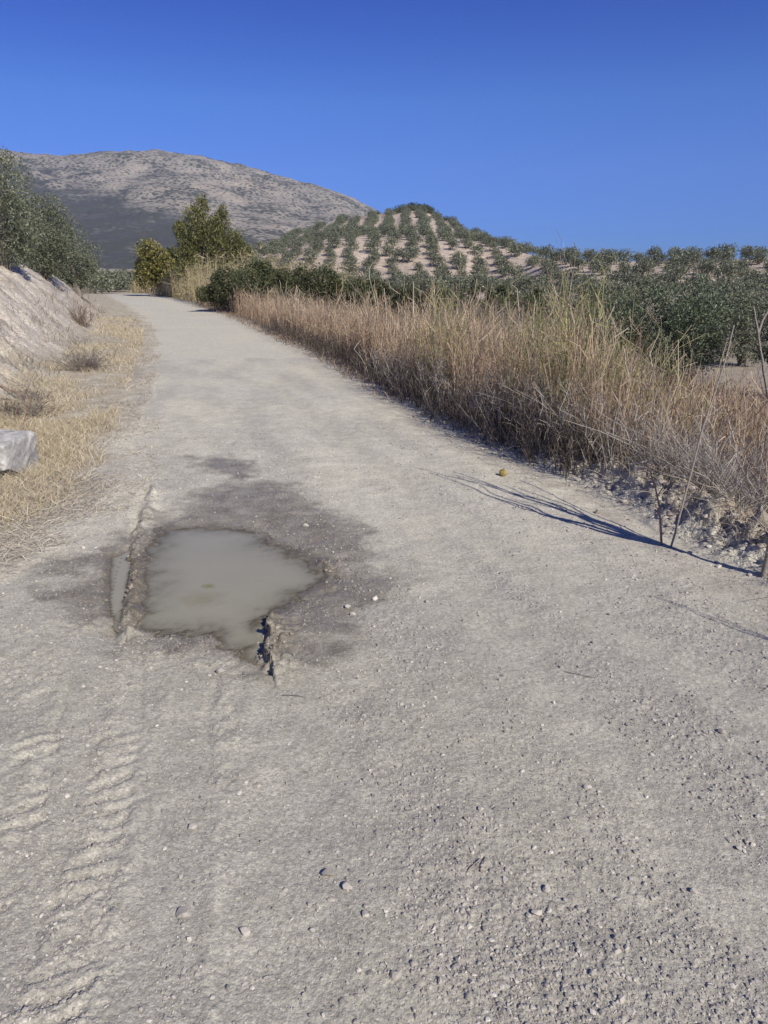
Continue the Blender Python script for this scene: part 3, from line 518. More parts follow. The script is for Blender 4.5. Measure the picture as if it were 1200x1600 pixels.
BR = [('dark bramble thicket at the foot of the tall pointed tree', [(338, 455, 22), (355, 448, 26), (378, 450, 26), (322, 460, 13), (362, 466, 18)], 37, (355, 485)),
      ('broad dark green bramble behind the straw weeds, next to the bend thicket', [(395, 440, 30), (425, 440, 30), (410, 460, 28), (450, 448, 26)], 34, (420, 490)),
      ('dark bramble with a reddish flush below the conical hill', [(475, 448, 28), (505, 452, 28), (490, 470, 26), (530, 462, 24)], 33, (500, 500)),
      ('bramble below the hill summit, sprinkled with tall dry stems', [(560, 462, 25), (590, 465, 25), (575, 482, 24), (615, 472, 22)], 32, (585, 510)),
      ('grey green shrub between the bramble and the leafless shrubs, under the hill flank', [(700, 478, 24), (725, 474, 24), (745, 484, 20), (715, 492, 22)], 29, (722, 520)),
      ('grey green shrub just left of the silvery olive, under the low ridge', [(775, 476, 24), (800, 472, 25), (825, 478, 24), (795, 490, 22), (765, 488, 18)], 29, (795, 520)),
      ('low bramble fading into grey leafless shrubs', [(640, 475, 22), (665, 478, 20), (650, 492, 20)], 30, (650, 515))]
for i, (lb, lp, d, b) in enumerate(BR):
    px_tree('bramble_bush', lb, 'bramble', [(u, v + rng.uniform(-5, 7), r*rng.uniform(.85, 1.12)) for (u, v, r) in lp] + [(u + rng.uniform(-16, 16), v - r*.75, r*.35) for (u, v, r) in lp], d, 16000, .09, .05, [(.035, .046, .02), (.065, .082, .035), (.11, .125, .058), (.165, .15, .085)], M_bush, b, 130 + i, trunk_r=.03, group='brambles along the ditch', stems=5)
def twig_shrub(name, label, loc, R, Ht, n, seed, cols, w=.008, group=None, cat='dry shrub', flat=1.):
    rng = np.random.default_rng(seed); th = rng.random(n)*6.28; ln = rng.uniform(.15, 1.05, n); P = np.zeros((n, 5, 3)); t = np.linspace(0, 1, 5)[None, :]
    P[..., 0] = (np.cos(th)*ln*R)[:, None]*t**.9 + rng.normal(size=(n, 1))*R*.22; P[..., 1] = (np.sin(th)*ln*R)[:, None]*t**.9 + rng.normal(size=(n, 1))*R*.22
    P[..., 2] = (Ht*rng.uniform(.35, 1.0, n))[:, None]*t*(1 - .35*(ln[:, None]*t)**2*flat) - .03; P[:, 1:] += rng.normal(size=(n, 4, 3))*R*.05
    a = Acc(); c = pick(rng, n, cols); a.add(ribbons(P, np.full(n, w), c, rng, .4))
    for rep in range(3):
        i = rng.integers(n, size=n); k = rng.integers(1, 5, size=n); b = P[i, k]; e = b + rng.normal(size=(n, 3))*R*.17 + np.array([0, 0, Ht*.10]); a.add(ribbons(np.stack([b, (b + e)/2 + rng.normal(size=(n, 3))*R*.02, e], 1), np.full(n, w*.6), c[i], rng, .5))
    o = a.build(name, M_straw, loc=loc); return tag(o, label, cat, group)
def on_ground(u, v, d): p = at(u, v, d); return (p[0], p[1], float(H(np.array([p[0]]), np.array([p[1]]))[0]))
GREYT = [(.16, .135, .115), (.25, .215, .18), (.33, .29, .24)]
for i, (u, d, R, h, lb) in enumerate([(690, 27, 1.2, 1.9, 'grey leafless shrub between the bramble and the tall straw weeds'), (735, 25, 1.4, 2.0, 'grey leafless shrub behind the tall yellow green weeds'), (785, 24, 1.4, 2.1, 'tallest grey leafless shrub behind the straw weeds'), (830, 22, 1.3, 1.9, 'grey leafless shrub beside the silvery olive'), (715, 21, 1.0, 1.4, 'smaller bare shrub in front of the other grey shrubs')]):
    twig_shrub('leafless_shrub', lb, on_ground(u, 500, d), R, h, 420, 140 + i, GREYT, .012, 'leafless shrubs beyond the weeds', 'shrub', .5)
for i, (u, v, R, h, n, lb) in enumerate([(18, 505, .45, .28, 110, 'grey dry shrub low on the earth bank at the photo edge'), (128, 500, .45, 1.0, 90, 'upright brown twiggy shrub where the bank ends'), (130, 555, .5, .42, 200, 'dark grey cushion shrub at the toe of the bank'), (45, 598, .32, .25, 60, 'dry shrub at the bank toe with a fallen branch beside'), (120, 465, .9, .5, 200, 'brown dry shrub under the last olive of the bank')]):
    x, y = gp(u, v, .3 if v > 520 else 1.1 if v < 520 and u < 60 else .4); z = float(H(np.array([x]), np.array([y]))[0]); twig_shrub('dry_shrub', lb, (x, y, z), R, h, n, 150 + i, GREYT if i != 1 else [(.14, .10, .07), (.27, .20, .14)], .010, 'dry shrubs on the bank')

# reeds by the bend
rng = np.random.default_rng(21); n = 9500; y = rng.uniform(38, 95, n); sr = rng.uniform(.3, 7.5, n); x = Redge(y) + sr; z = H(x, y); ac = Acc()
h = rng.uniform(1.5, 2.9, n)*np.clip(.6 + .5*fbm(x*.4, y*.4, 2, 22) + .14*sr, .4, 1.15); cl = pick(rng, n, [(.30, .24, .13), (.47, .39, .22), (.60, .51, .32), (.36, .32, .15)])
P, t = blades(x, y, z, h, rng.uniform(.02, .22, n), np.full(n, .028), cl, rng, 4); ac.add(t)
for rep in range(3):
    i = rng.integers(n, size=n); k = rng.integers(1, 4, size=n); b = P[i, k]; e = b + rng.normal(size=(n, 3))*np.array([.22, .22, .12]) + np.array([0, 0, .10]); m = (b + e)/2 + np.array([0, 0, .05]); ac.add(ribbons(np.stack([b, m, e], 1), np.full(n, .03), cl[i], rng, .2))
tag(ac.build('reeds', M_straw), 'straw coloured reeds along the track before the bend', kind='stuff')

# ------------------------------------------------------------------ weeds on the right-hand verge
STRAW = [(.26, .20, .13), (.44, .35, .235), (.66, .56, .41)]; PINK = [(.26, .18, .125), (.43, .31, .21), (.58, .44, .32)]; GRN = [(.16, .16, .055), (.29, .285, .115), (.46, .43, .22)]; GREY = [(.20, .175, .15), (.36, .32, .275), (.56, .52, .46)]; RDB = [(.13, .075, .05), (.24, .145, .095), (.38, .25, .165)]; RED = [(.12, .065, .04), (.22, .12, .07), (.34, .21, .12)]; DK = [(.055, .045, .035), (.12, .095, .075)]
def weeds():
    rng = np.random.default_rng(31); ac = Acc()
    def put(n, y0, y1, s0, s1, hm, cols, w, lean=(.05, .35), nb=3, bl=.16, mask=None, wind=(0, 0), pw=1.0, curl=1.6):
        y = y0*(y1/y0)**rng.random(n); s = s0 + (s1 - s0)*rng.random(n)**pw; x = Redge(y) + s
        if mask is not None:
            k = mask(x, y, s) > rng.random(n); x, y, s = x[k], y[k], s[k]; n = len(x)
        kk = (s > .62*(1 - ss(4.9, 6.3, y))) | (hm < .25); x, y, s = x[kk], y[kk], s[kk]; n = len(x); z = H(x, y); h = hm*rng.uniform(.4, 1.05, n)*(1 + .5*fbm(x*.9, y*.9, 3, 33))*(1 - .4*ss(1.6, 2.8, s)*(1 - ss(7.5, 11, y))); c = pick(rng, n, cols)
        P, t = blades(x, y, z, h, rng.uniform(lean[0], lean[1], n), w*(1 + .05*y)*rng.uniform(.7, 1.4, n), c, rng, 5, wind, curl); ac.add(t)
        for r_ in range(nb):
            i = rng.integers(n, size=n); k = rng.integers(1, 5, size=n); b = P[i, k]; q = bl*h[i][:, None]; e = b + rng.normal(size=(n, 3))*q*np.array([.55, .55, .4]) + q*np.array([0, 0, 1.1])
            m = (b + e)/2 + rng.normal(size=(n, 3))*q*.15; ac.add(ribbons(np.stack([b, m, e], 1), np.full(n, w*.75)*(1 + .05*y[i]), c[i]*1.08, rng, .6))
    pt = lambda sd, th: (lambda x, y, s: ss(th - .15, th + .2, fbm(x*.7, y*.5, 3, sd)))
    up = (.02, .24)
    put(6000, 13, 46, .35, 3.4, .95, PINK, .0065, up)
    put(6000, 12, 44, .5, 4.2, 1.05, STRAW, .0065, up)
    put(4200, 6.3, 16, .4, 4.5, 1.15, STRAW, .0058, up)
    put(5200, 6.0, 15, .3, 4.0, 1.1, PINK, .0058, up)
    put(2200, 6.8, 11.0, .4, 3.0, 1.2, GRN, .0062, up, mask=pt(35, -.05), nb=4, bl=.2)
    put(650, 6.2, 17, .5, 4.5, 1.55, STRAW + GRN[2:], .0075, (.02, .25), nb=2, bl=.12)
    put(1500, 5.0, 13, .1, 1.2, .55, GREY, .005, (.1, .5), nb=4, bl=.22)
    put(2400, 6, 24, .02, .8, .40, DK + GREY[:1], .006, (.1, .7), nb=3, bl=.3)
    put(2400, 4.6, 7.6, .5, 2.0, .72, GREY, .0052, (.2, .9), wind=(-.2, -.1), nb=3, bl=.2, curl=2)
    put(5200, 4.0, 9.5, 1.0, 5.0, .85, RDB, .006, (.05, .5), nb=3)
    put(2200, 3.6, 8.0, 1.1, 4.5, .6, DK + GREY[:2], .006, (.3, 1.2), nb=4, bl=.25)
    put(3000, 5.5, 14, 2.4, 8.0, .95, RDB + PINK[1:], .0065, up, nb=3)
    put(3200, 8, 20, 4.0, 11.0, .7, RDB + STRAW[:2] + GREY[1:2], .007, (.1, .5), nb=3)
    put(1700, 3.0, 6.0, .18, .95, .22, GREY + STRAW[1:2], .004, (.5, 1.6), nb=1)
    put(900, 3.2, 5.0, .45, .9, .20, STRAW, .004, (.4, 1.5), nb=1)
    put(1500, 10, 45, -.15, .5, .18, PINK[:2] + GREY[:1], .007, (.3, 1.2), nb=2)
    tag(ac.build('weeds', M_straw), 'tall dry weeds, straw and brown with yellow green stems, along the ditch', kind='stuff')
weeds()

# ------------------------------------------------------------------ grass on the left verge and tufts on the bank
def verge():
    rng = np.random.default_rng(41); ac = Acc()
    def put(n, y0, y1, s0, s1, hm, cols, w, lean, mask=None, k=3, pw=1.):
        y = y0*(y1/y0)**rng.random(n); s = s0 + (s1 - s0)*rng.random(n)**pw; x = Ledge(y) - s
        if mask is not None:
            q = mask(x, y, s) > rng.random(n); x, y, s = x[q], y[q], s[q]; n = len(x)
        z = Hfull(x.copy(), y.copy()); h = hm*rng.uniform(.4, 1.1, n); ac.add(blades(x, y, z, h, rng.uniform(lean[0], lean[1], n), w*(1 + .07*y)*rng.uniform(.7, 1.3, n), pick(rng, n, cols, .12), rng, k)[1])
    G = [(.38, .315, .205), (.53, .455, .315), (.68, .60, .45)]; GP = [(.33, .29, .235), (.50, .455, .38), (.62, .57, .48)]
    pm = lambda sd, th: (lambda x, y, s: ss(th - .2, th + .2, fbm(x*.9, y*.45, 3, sd)))
    put(26000, 4.6, 9.5, .25, 2.3, .15, G, .0042, (.2, 1.0), lambda x, y, s: ss(-.55, -.15, fbm(x*.9, y*.5, 3, 42))*ss(.1, .7, s + .3*perlin(x*2, y*2, 1)))
    put(10500, 9, 30, .4, 1.9, .15, G, .005, (.2, 1.0), pm(43, -.05))
    put(7000, 9, 32, .0, 1.6, .10, GP[:2] + G[:1], .005, (.5, 1.4), pm(44, .0))
    put(9000, 3.4, 6.2, -.05, 1.5, .11, GP, .0042, (.6, 1.8), lambda x, y, s: ss(-.1, .35, s + .25*fbm(x*3, y*3, 2, 45)))
    put(3500, 5, 9, -.25, .5, .07, GP + G[:1], .004, (.5, 1.6), pm(46, .1))
    put(2200, 9, 45, 2.0, 6.5, .20, G[:2] + GP[:1], .006, (.3, 1.2), pm(47, .22))
    put(2200, 8, 40, 1.6, 3.0, .24, [(.16, .13, .10), (.30, .25, .18)], .006, (.2, 1.0), pm(48, .15))
    tag(ac.build('grass', M_straw), 'short dry straw yellow grass on the verge left of the track', kind='stuff')
verge()

# ------------------------------------------------------------------ single stalks and saplings by the ditch
def stalk(name, label, pts, r0, r1, seed, mat, cat='stalk', group=None, branches=0, amp=.012, extra=None):
    rng = np.random.default_rng(seed); P = np.array(pts, float); q = [P[0]]
    for a, b in zip(P[:-1], P[1:]): q += list(wander(a, b, 5, amp*.35, rng)[1:])
    q = np.array(q); base = q[0].copy(); q = q - base; paths = [(q, np.linspace(r0, r1, len(q)))]
    for k in range(branches):
        i = rng.integers(len(q)//3, len(q)); d = unit(rng.normal(size=3)*np.array([1, 1, .4]) + np.array([0, 0, .9])); paths.append((wander(q[i], q[i] + d*rng.uniform(.12, .35), 4, amp*.6, rng), np.linspace(r1*1.1, r1*.5, 4)))
    for e in (extra or []): paths.append((np.array(e[0]) - base, e[1]))
    v, f = tubes(paths, 6); o = mesh(name, v, [f], mat, smooth=True, loc=base); return tag(o, label, cat, group)
M_pale = bark('pale_stalk', (.30, .25, .19), (.50, .43, .34), 50); M_rod = bark('grey_stalk', (.17, .145, .12), (.34, .30, .26), 60); M_redst = bark('red_stalk', (.20, .11, .08), (.32, .22, .17), 50)
def gb(u, v, d, dz=-.05): p = at(u, v, d); return np.array([p[0], p[1], float(H(np.array([p[0]]), np.array([p[1]]))[0]) + dz])
gx, gy = gp(1046, 852, .02)
stalk('bare_sapling', 'longest bare stick, leaning from the road edge towards the large olive', [(gx, gy, -.05), at(1090, 700, gy + .12), at(1128, 580, gy + .22), at(1147, 508, gy + .3)], .0065, .004, 161, M_rod, 'sapling')
stalk('bare_sapling', 'short reddish forked stem at the crumbled road edge', [(gx - .02, gy + .05, -.05), at(1030, 790, gy + .05), at(1016, 735, gy + .1)], .008, .004, 162, M_redst, 'sapling', branches=2)
SG = 'dry stalks rising from the weeds'
for i, (b, pts, d, lb) in enumerate([((968, 720), [(975, 640), (983, 590), (975, 545)], 6.6, 'pale bent stalk standing clear of the weeds below the dark olive'), ((880, 640), [(905, 570), (925, 520), (943, 488)], 7.6, 'pale stalk leaning across the dark bush'), ((925, 560), [(955, 530), (982, 512)], 8.2, 'short pale stalk lying almost sideways over the weeds'),
        ((680, 590), [(679, 520), (678, 448)], 11.0, 'tallest thin pale stalk in the straw weeds under the hill flank'), ((648, 600), [(647, 520), (646, 440)], 11.6, 'straight pale stalk reaching up to the olive hill'), ((745, 620), [(738, 540), (722, 470)], 9.6, 'thin stalk bending towards the bend of the track'), ((812, 640), [(815, 540), (808, 452)], 8.8, 'thin upright stalk before the ridge olives'), ((835, 630), [(828, 560), (836, 470)], 8.6, 'pale wavy stalk beside the thin upright one'),
        ((605, 560), [(604, 500), (600, 450)], 13.5, 'thin stalk among low brambles'), ((1160, 760), [(1150, 700), (1138, 655)], 6.0, 'pale straight stalk in the brown ditch weeds'), ((1128, 700), [(1120, 690), (1133, 682)], 5.6, 'short broken pale stick in the ditch')]):
    stalk('dry_stalk', lb, [gb(b[0], b[1], d)] + [at(u, v, d + .05*k) for k, (u, v) in enumerate(pts)], .0075 + .0003*d, .004 + .0002*d, 170 + i, M_pale, 'stalk', SG, branches=2 if i in (1, 3, 6) else 0)
p0 = gb(1206, 640, 8.0)
stalk('bare_sapling', 'forked bare sapling with curved stem before the dark olive at the photo edge', [p0, at(1203, 640, 8.0), at(1193, 580, 8.0), at(1184, 515, 8.0), at(1177, 478, 8.0)], .017, .008, 163, M_rod, 'sapling', extra=[([at(1185, 520, 8.0), at(1192, 500, 8.05), at(1203, 482, 8.1)], [.013, .010, .007])])
bx, by = gp(1190, 905, .0); bb = np.array([bx, by, -.05]); ex = []
rg2 = np.random.default_rng(55)
for (dx, dy, h) in ((.05, -.1, 2.45), (-.04, .06, 2.5), (.09, .02, 2.2), (.02, -.16, 1.9), (.16, .10, 2.3), (.0, .2, 2.1), (.28, .0, 2.0), (.14, -.2, 1.8), (.1, .3, 1.6)):
    s_ = bb + np.array([.02, 0, rg2.uniform(.25, .6)]); ex.append((wander(s_, bb + np.array([dx + .05, dy, h]), 8, .03, rg2), np.linspace(.016, .004, 8)))
stalk('bare_sapling', 'thick pale sapling trunk at the road edge casting the long forked shadow', [bb, bb + np.array([.02, 0, .35]), bb + np.array([.10, .02, 1.0]), bb + np.array([.12, .1, 1.9])], .019, .006, 164, M_rod, 'sapling', extra=ex)
bb = np.array([2.62, 1.95, -.05]); ex = []
for (dx, dy, h) in ((.0, .1, 1.6), (.12, -.1, 1.45), (-.04, .25, 1.3), (.1, .3, 1.2)): ex.append((wander(bb, bb + np.array([dx, dy, h]), 7, .03, rg2), np.linspace(.007, .0025, 7)))
stalk('bare_sapling', 'thin wispy sapling just outside the photo that streaks the near road with shade', [bb, bb + np.array([.05, 0, .8]), bb + np.array([.02, .05, 1.7])], .010, .003, 165, M_rod, 'sapling', extra=ex)
fx, fy = gp(30, 622, .1)
stalk('fallen_branch', 'dark fallen branch lying in dry grass at the bank toe', [(fx - .5, fy + .15, .32), (fx - .1, fy, .2), (fx + .2, fy - .1, .1)], .014, .006, 166, M_redst, 'branch')
gx2, gy2 = gp(30, 668, .05)
stalk('brown_stem', 'bare brown forked stem rising behind the stone block', [(gx2, gy2, .0), (gx2 + .08, gy2, .16), (gx2 + .16, gy2 + .02, .36)], .009, .004, 167, M_redst, 'stem', extra=[([(gx2 - .02, gy2, .0), (gx2 - .03, gy2, .14), (gx2, gy2, .26)], [.006, .005, .003])])

# ------------------------------------------------------------------ stones
def ico(sub):
    t = (1 + 5**.5)/2; V = [(-1, t, 0), (1, t, 0), (-1, -t, 0), (1, -t, 0), (0, -1, t), (0, 1, t), (0, -1, -t), (0, 1, -t), (t, 0, -1), (t, 0, 1), (-t, 0, -1), (-t, 0, 1)]
    Fc = [(0, 11, 5), (0, 5, 1), (0, 1, 7), (0, 7, 10), (0, 10, 11), (1, 5, 9), (5, 11, 4), (11, 10, 2), (10, 7, 6), (7, 1, 8), (3, 9, 4), (3, 4, 2), (3, 2, 6), (3, 6, 8), (3, 8, 9), (4, 9, 5), (2, 4, 11), (6, 2, 10), (8, 6, 7), (9, 8, 1)]
    V = [list(unit(np.array(v))) for v in V]
    for _ in range(sub):
        c = {}; nf = []
        def mid(a, b):
            k = (min(a, b), max(a, b))
            if k not in c: c[k] = len(V); V.append(list(unit(np.array(V[a]) + np.array(V[b]))))
            return c[k]
        for a, b, d in Fc:
            x, y, z = mid(a, b), mid(b, d), mid(d, a); nf += [(a, x, z), (b, y, x), (d, z, y), (x, y, z)]
        Fc = nf
    return np.array(V), np.array(Fc)
I0, I2 = ico(0), ico(2)
def stone_mat(name, rough=.9):
    m, n, b, L = nodes(name); ca = N(n, 'ShaderNodeAttribute', attribute_name='col'); tc = N(n, 'ShaderNodeTexCoord')
    n1 = N(n, 'ShaderNodeTexNoise', Scale=70.0, Detail=5.0); L.new(tc.outputs['Object'], n1.inputs['Vector'])
    mr = N(n, 'ShaderNodeMapRange'); mr.inputs[3].default_value = .7; mr.inputs[4].default_value = 1.3; L.new(n1.outputs['Fac'], mr.inputs[0])
    mx = N(n, 'ShaderNodeMix', data_type='RGBA', blend_type='MULTIPLY'); mx.inputs[0].default_value = 1; L.new(ca.outputs['Color'], mx.inputs[6]); L.new(mr.outputs[0], mx.inputs[7]); L.new(mx.outputs[2], b.inputs['Base Color'])
    b.inputs['Roughness'].default_value = rough; b.inputs['Specular IOR Level'].default_value = .2
    bp = N(n, 'ShaderNodeBump', Strength=.4, Distance=.004); L.new(n1.outputs['Fac'], bp.inputs['Height']); L.new(bp.outputs[0], b.inputs['Normal']); return m
M_stone = stone_mat('limestone')
def gravel():
    rng = np.random.default_rng(61); V0, F0 = I0
    n = 165000; r = 1.05*(8.5/1.05)**(rng.random(n)**.85); a = np.radians(rng.uniform(-36, 36, n)); x, y = r*np.sin(a), r*np.cos(a)
    sr = x - Redge(y); sl_ = Ledge(y) - x; k = (sr < .5) & (sl_ < .7)
    h, g, b, c = fine(x, y); w = np.clip(.30 + 1.0*g - .3*b, .12, 1); k &= w > rng.random(n)
    pp = sdist(x, y, PUD) > .02; k &= pp & (sdist(x, y, RUT) > .02); x, y, r, sr = x[k], y[k], r[k], sr[k]; n = len(x)
    z = Hfull(x.copy(), y.copy()); s = np.minimum(.0015*(1/(1 - .992*rng.random(n)))**.42, .0075)*(.92 + .05*r); s = np.where(sr > .05, s*1.6, s)
    S3 = s[:, None]*rng.uniform(.65, 1.3, (n, 3))*np.array([1, 1, .7]); th = rng.random(n)*6.28; J = 1 + .22*rng.normal(size=(n, 12, 1))
    P = V0[None]*J*S3[:, None]; cx, sx = np.cos(th)[:, None], np.sin(th)[:, None]; Q = np.stack([P[..., 0]*cx - P[..., 1]*sx + x[:, None], P[..., 0]*sx + P[..., 1]*cx + y[:, None], P[..., 2] + (z + s*.22)[:, None]], -1)
    Fc = (F0[None] + (np.arange(n)*12)[:, None, None]).reshape(-1, 3)
    c = pick(rng, n, [(.21, .20, .19), (.33, .305, .275), (.38, .35, .305), (.52, .485, .43)], .1); wt = 1 - ss(-.16, .1, sdist(x, y, WET)); c = c*(1 - .25*wt[:, None])
    tag(mesh('gravel', Q.reshape(-1, 3), [Fc], M_stone, attrs={'col': np.repeat(c, 12, 0)}), 'loose grit and pebbles strewn over the track', kind='stuff')
gravel()
STN = [(513, 1364, 20, 1.5, 'pale oval stone, largest loose stone in the middle foreground, dark shadow beside'), (543, 1387, 19, 1.3, 'ribbed grey stone just below the pale oval stone'), (571, 1431, 14, 1.1, 'small pink white stone below the ribbed grey stone'), (855, 1388, 15, 1.0, 'angular white stone with a pointed shadow on smooth dirt'), (617, 1527, 18, 1.1, 'rounded grey stone near the bottom edge, left of its smaller twin'), (647, 1509, 12, 1.0, 'small grey stone beside a larger rounded grey one'), (300, 1289, 14, 1.2, 'white stone with black shadow in the crumbly strip'), (752, 1266, 11, 1.6, 'flat whitish stone on the smooth track centre'), (918, 1228, 13, 1.3, 'small white stone at the head of a gravel patch'), (876, 1042, 8, 1.3, 'tiny bright stone alone on the smooth right wheel track'),
       (543, 947, 11, 1.7, 'bright white wedge stone on damp mud beside the puddle'), (551, 958, 9, 1.1, 'white triangular stone touching the white wedge stone'), (587, 936, 12, 1.2, 'rounded beige stone on damp mud, right of the white wedge stone'), (478, 820, 10, 1.1, 'pale stone on damp mud above the puddle'), (345, 1043, 17, 1.7, 'flat pale slab stone under the near shore of the puddle'), (668, 940, 8, 1.0, 'dark little stone on the gravel right of the puddle'), (868, 1522, 13, 1.2, 'pale stone low down beside brownish grit'), (963, 1488, 13, 1.5, 'rounded stone half buried in the brownish grit'), (1128, 1146, 13, 1.3, 'dark grey stone in the right gravel strip'), (838, 1426, 20, 1.9, 'long flat pale stone below the angular white one'),
       (402, 1222, 13, 1.1, 'tilted flat stone at the rim of the crumbly strip'), (286, 1424, 24, 1.6, 'large flat clod like stone among broken dirt'), (1155, 1325, 12, 1.2, 'beige stone near the lower right gravel'), (382, 1452, 19, 1.8, 'flat broken plate of dirt stone near the left clods'), (1085, 1390, 13, 1.5, 'low grey stone between gravel clumps on the right'), (520, 860, 6, 1.4, 'small white pebble on damp mud at the puddle tip'), (130, 855, 9, 1.5, 'white pebble on damp mud left of the water filled rut')]
rng = np.random.default_rng(62)
for i, (u, v, sz, el, lb) in enumerate(STN):
    x, y = gp(u, v); x = float(x); y = float(y); od = y*CT + CAMZ*ST; R = sz*od/F*.5; z = float(Hfull(np.array([x]), np.array([y]))[0])
    V0, F0 = I2; Q = V0.copy()
    for k in range(11): d = unit(rng.normal(size=3)); c = rng.uniform(.45, .85); q = Q@d; Q = Q - np.maximum(q - c, 0)[:, None]*d*.92      # chipped faces
    Q = Q*(1 + .10*fbm(V0[:, 0]*2 + V0[:, 2] + i*7.3, V0[:, 1]*2 - V0[:, 2], 3, 63))[:, None]*np.array([R*1.1, R*1.1/el**.5, R*.82/el**.4]); th = rng.uniform(-.5, .5); c_, s_ = math.cos(th), math.sin(th)
    Q = np.stack([Q[:, 0]*c_ - Q[:, 1]*s_, Q[:, 0]*s_ + Q[:, 1]*c_, Q[:, 2]], 1); cc = pick(rng, 1, [(.36, .33, .29), (.45, .41, .36)], .05)[0]*(1.15 if 'white' in lb else .72 if 'dark' in lb else 1)
    o = mesh('stone', Q, [F0], M_stone, attrs={'col': np.tile(cc, (len(Q), 1))}, smooth=False, loc=(x, y, z + R*.30)); tag(o, lb, 'stone', 'loose stones on the track')
# broken clods on the crumbled road edge
ac = Acc(); n = 420; y = rng.uniform(3.1, 9.5, n); sr = rng.normal(size=n)*.16 + .25; x = Redge(y) + sr; z = Hfull(x.copy(), y.copy()); V0, F0 = I0
s = rng.uniform(.006, .026, n)*(1 + .5*(rng.random(n) < .12)); J = 1 + .25*rng.normal(size=(n, 12, 1)); P = V0[None]*J*s[:, None, None]*np.array([1.1, 1, .75]) + np.stack([x, y, z + s*.2], 1)[:, None]
c = pick(rng, n, [(.30, .26, .22), (.42, .375, .315)])
for i, (p, m_) in enumerate(((RID[0], 60), (RID[1], 26), (RID[2], 14))):
    t = rng.random(m_)*(len(p) - 1); k = np.minimum(t.astype(int), len(p) - 2); f = (t - k)[:, None]; q = p[k]*(1 - f) + p[k + 1]*f + rng.normal(size=(m_, 2))*.045
    sz = rng.uniform(.003, .014, m_); zq = Hfull(q[:, 0].copy(), q[:, 1].copy()); P2 = V0[None]*(1 + .25*rng.normal(size=(m_, 12, 1)))*sz[:, None, None]*np.array([1.1, 1.1, .8]) + np.stack([q[:, 0], q[:, 1], zq + sz*.2], 1)[:, None]
    P = np.concatenate([P, P2]); c = np.concatenate([c, pick(rng, m_, [(.22, .185, .15), (.34, .30, .25)])]); n += m_
tag(mesh('rubble', P.reshape(-1, 3), [(F0[None] + (np.arange(n)*12)[:, None, None]).reshape(-1, 3)], M_stone, attrs={'col': np.repeat(c, 12, 0)}), 'crumbled clods of earth along the broken road edge and the mud ridges', kind='stuff')
# the dressed stone block on the verge
def block():
    k = 60; g = np.linspace(-1, 1, k); A, B = np.meshgrid(g, g); A, B = A.ravel(), B.ravel(); o = np.ones_like(A); Vs, Fs, off = [], [], 0
    for (ax, sg) in ((0, 1), (0, -1), (1, 1), (1, -1), (2, 1), (2, -1)):
        v = np.zeros((k*k, 3)); v[:, ax] = sg; v[:, (ax + 1) % 3] = A*sg; v[:, (ax + 2) % 3] = B; Vs.append(v); I = np.arange(k*k).reshape(k, k); Fs.append(np.stack([I[:-1, :-1], I[:-1, 1:], I[1:, 1:], I[1:, :-1]], -1).reshape(-1, 4) + off); off += k*k
    V = np.concatenate(Vs); Fc = np.concatenate(Fs); e = 15.0; nrm = (np.abs(V)**e).sum(1)**(1/e); V = V/nrm[:, None]*1.0      # worn edges
    # chipped lower corner
    d = unit(np.array([.8, -.45, -.75])); q = V@d; V = V - np.maximum(q - 1.02, 0)[:, None]*d
    V = V*np.array([.40, .27, .20]); V += unit(V)*(.012*fbm(V[:, 0]*7 + V[:, 2]*5, V[:, 1]*7 - V[:, 2]*4, 4, 64) + .009*fbm(V[:, 0]*26 + V[:, 2]*9, V[:, 1]*26 + V[:, 2]*26, 3, 65))[:, None]
    n0 = np.clip(.5 + 1.4*fbm(V[:, 0]*12 + V[:, 1]*5, V[:, 2]*12 - V[:, 1]*7, 5, 66, .65), 0, 1)[:, None]; col = np.array([.27, .262, .25])*(1 - n0) + np.array([.50, .48, .445])*n0
    o = mesh('stone_block', V, [Fc], M_stone, attrs={'col': col}, smooth=True); x, y = gp(47, 762, .0); x = -2.93; o.location = (float(x) - .40, float(y) + .27, .17); o.rotation_euler = (.02, .03, math.radians(-4)); tag(o, 'squared pale grey stone block with a chipped corner in the dry grass', 'stone block')
block()
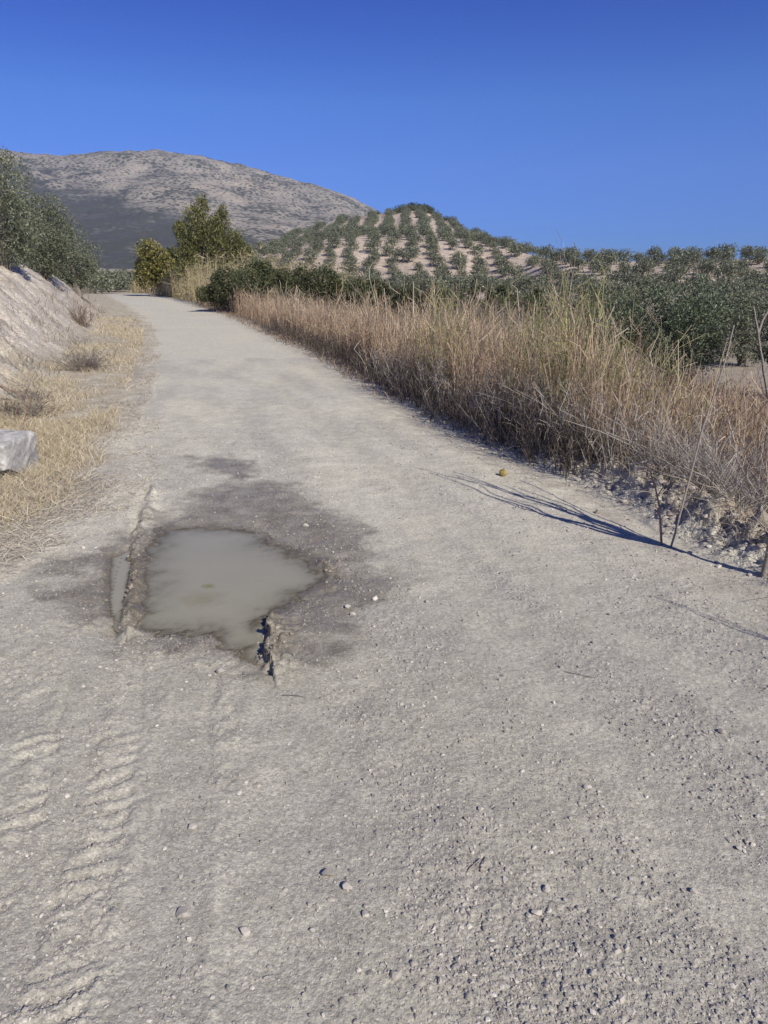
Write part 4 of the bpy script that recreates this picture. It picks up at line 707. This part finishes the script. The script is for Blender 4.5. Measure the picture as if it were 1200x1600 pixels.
# fruit lying by the weeds
def fruit():
    V0, F0 = I2; x, y = gp(786, 743); x, y = float(x), float(y); R = .034; V = V0*R*(1 + .05*fbm(V0[:, 0]*2, V0[:, 1]*2 + V0[:, 2], 2, 67))[:, None]; V[:, 2] *= .94
    t = np.clip(.45 + .9*fbm(V0[:, 0]*1.7 + V0[:, 2], V0[:, 1]*1.7, 3, 68) + .5*(V0[:, 2] - .4), 0, 1)[:, None]; col = np.array([.36, .29, .10])*(1 - t) + np.array([.16, .11, .055])*t
    z = float(Hfull(np.array([x]), np.array([y]))[0]); o = mesh('fruit', V, [F0], M_stone, attrs={'col': col}, smooth=True, loc=(x, y, z + R*.85)); tag(o, 'round yellow brown fruit lying on the track beside the weeds', 'fruit')
    v, f = tubes([([(0, 0, R*.85), (.004, .002, R*1.15), (.010, .003, R*1.35)], [.003, .0025, .003])], 6); mesh('stem', v, [f], M_redst, o)
fruit()
# twigs dropped on the road
for i, (u, v, l, th) in enumerate([(905, 1055, .12, -.5), (755, 1352, .06, 1.2), (740, 1355, .07, .9), (460, 1085, .1, -.2)]):
    x, y = gp(u, v); z = float(Hfull(np.array([x]), np.array([y]))[0]); c_, s_ = math.cos(th)*l/2, math.sin(th)*l/2
    stalk('twig', ['grey twig lying on the right wheel track', 'short twig forming a fork with another on the track centre', 'second short twig of the fork on the track centre', 'thin twig on the dirt under the puddle shore'][i], [(x - c_, y - s_, z + .004), (x, y, z + .008), (x + c_, y + s_, z + .006)], .0022, .0015, 180 + i, M_rod, 'twig', amp=.003)

# ------------------------------------------------------------------ the air between here and the mountain
def haze():
    m = bpy.data.materials.new('air'); m.use_nodes = True; n = m.node_tree; n.nodes.remove(n.nodes['Principled BSDF']); pv = n.nodes.new('ShaderNodeVolumePrincipled')
    pv.inputs['Color'].default_value = (.50, .66, 1, 1); pv.inputs['Density'].default_value = .00009; n.links.new(pv.outputs[0], n.nodes['Material Output'].inputs['Volume'])
    a, c = 3450., 420.; lo = -420.
    V = np.array([(-a, -a, lo), (a, -a, lo), (a, a, lo), (-a, a, lo), (-a, -a, c), (a, -a, c), (a, a, c), (-a, a, c)]); Fc = np.array([(0, 3, 2, 1), (4, 5, 6, 7), (0, 1, 5, 4), (1, 2, 6, 5), (2, 3, 7, 6), (3, 0, 4, 7)])
    tag(mesh('haze', V, [Fc], m), 'thin blue air before the mountain', kind='stuff')
HAZE = True
if HAZE: haze()
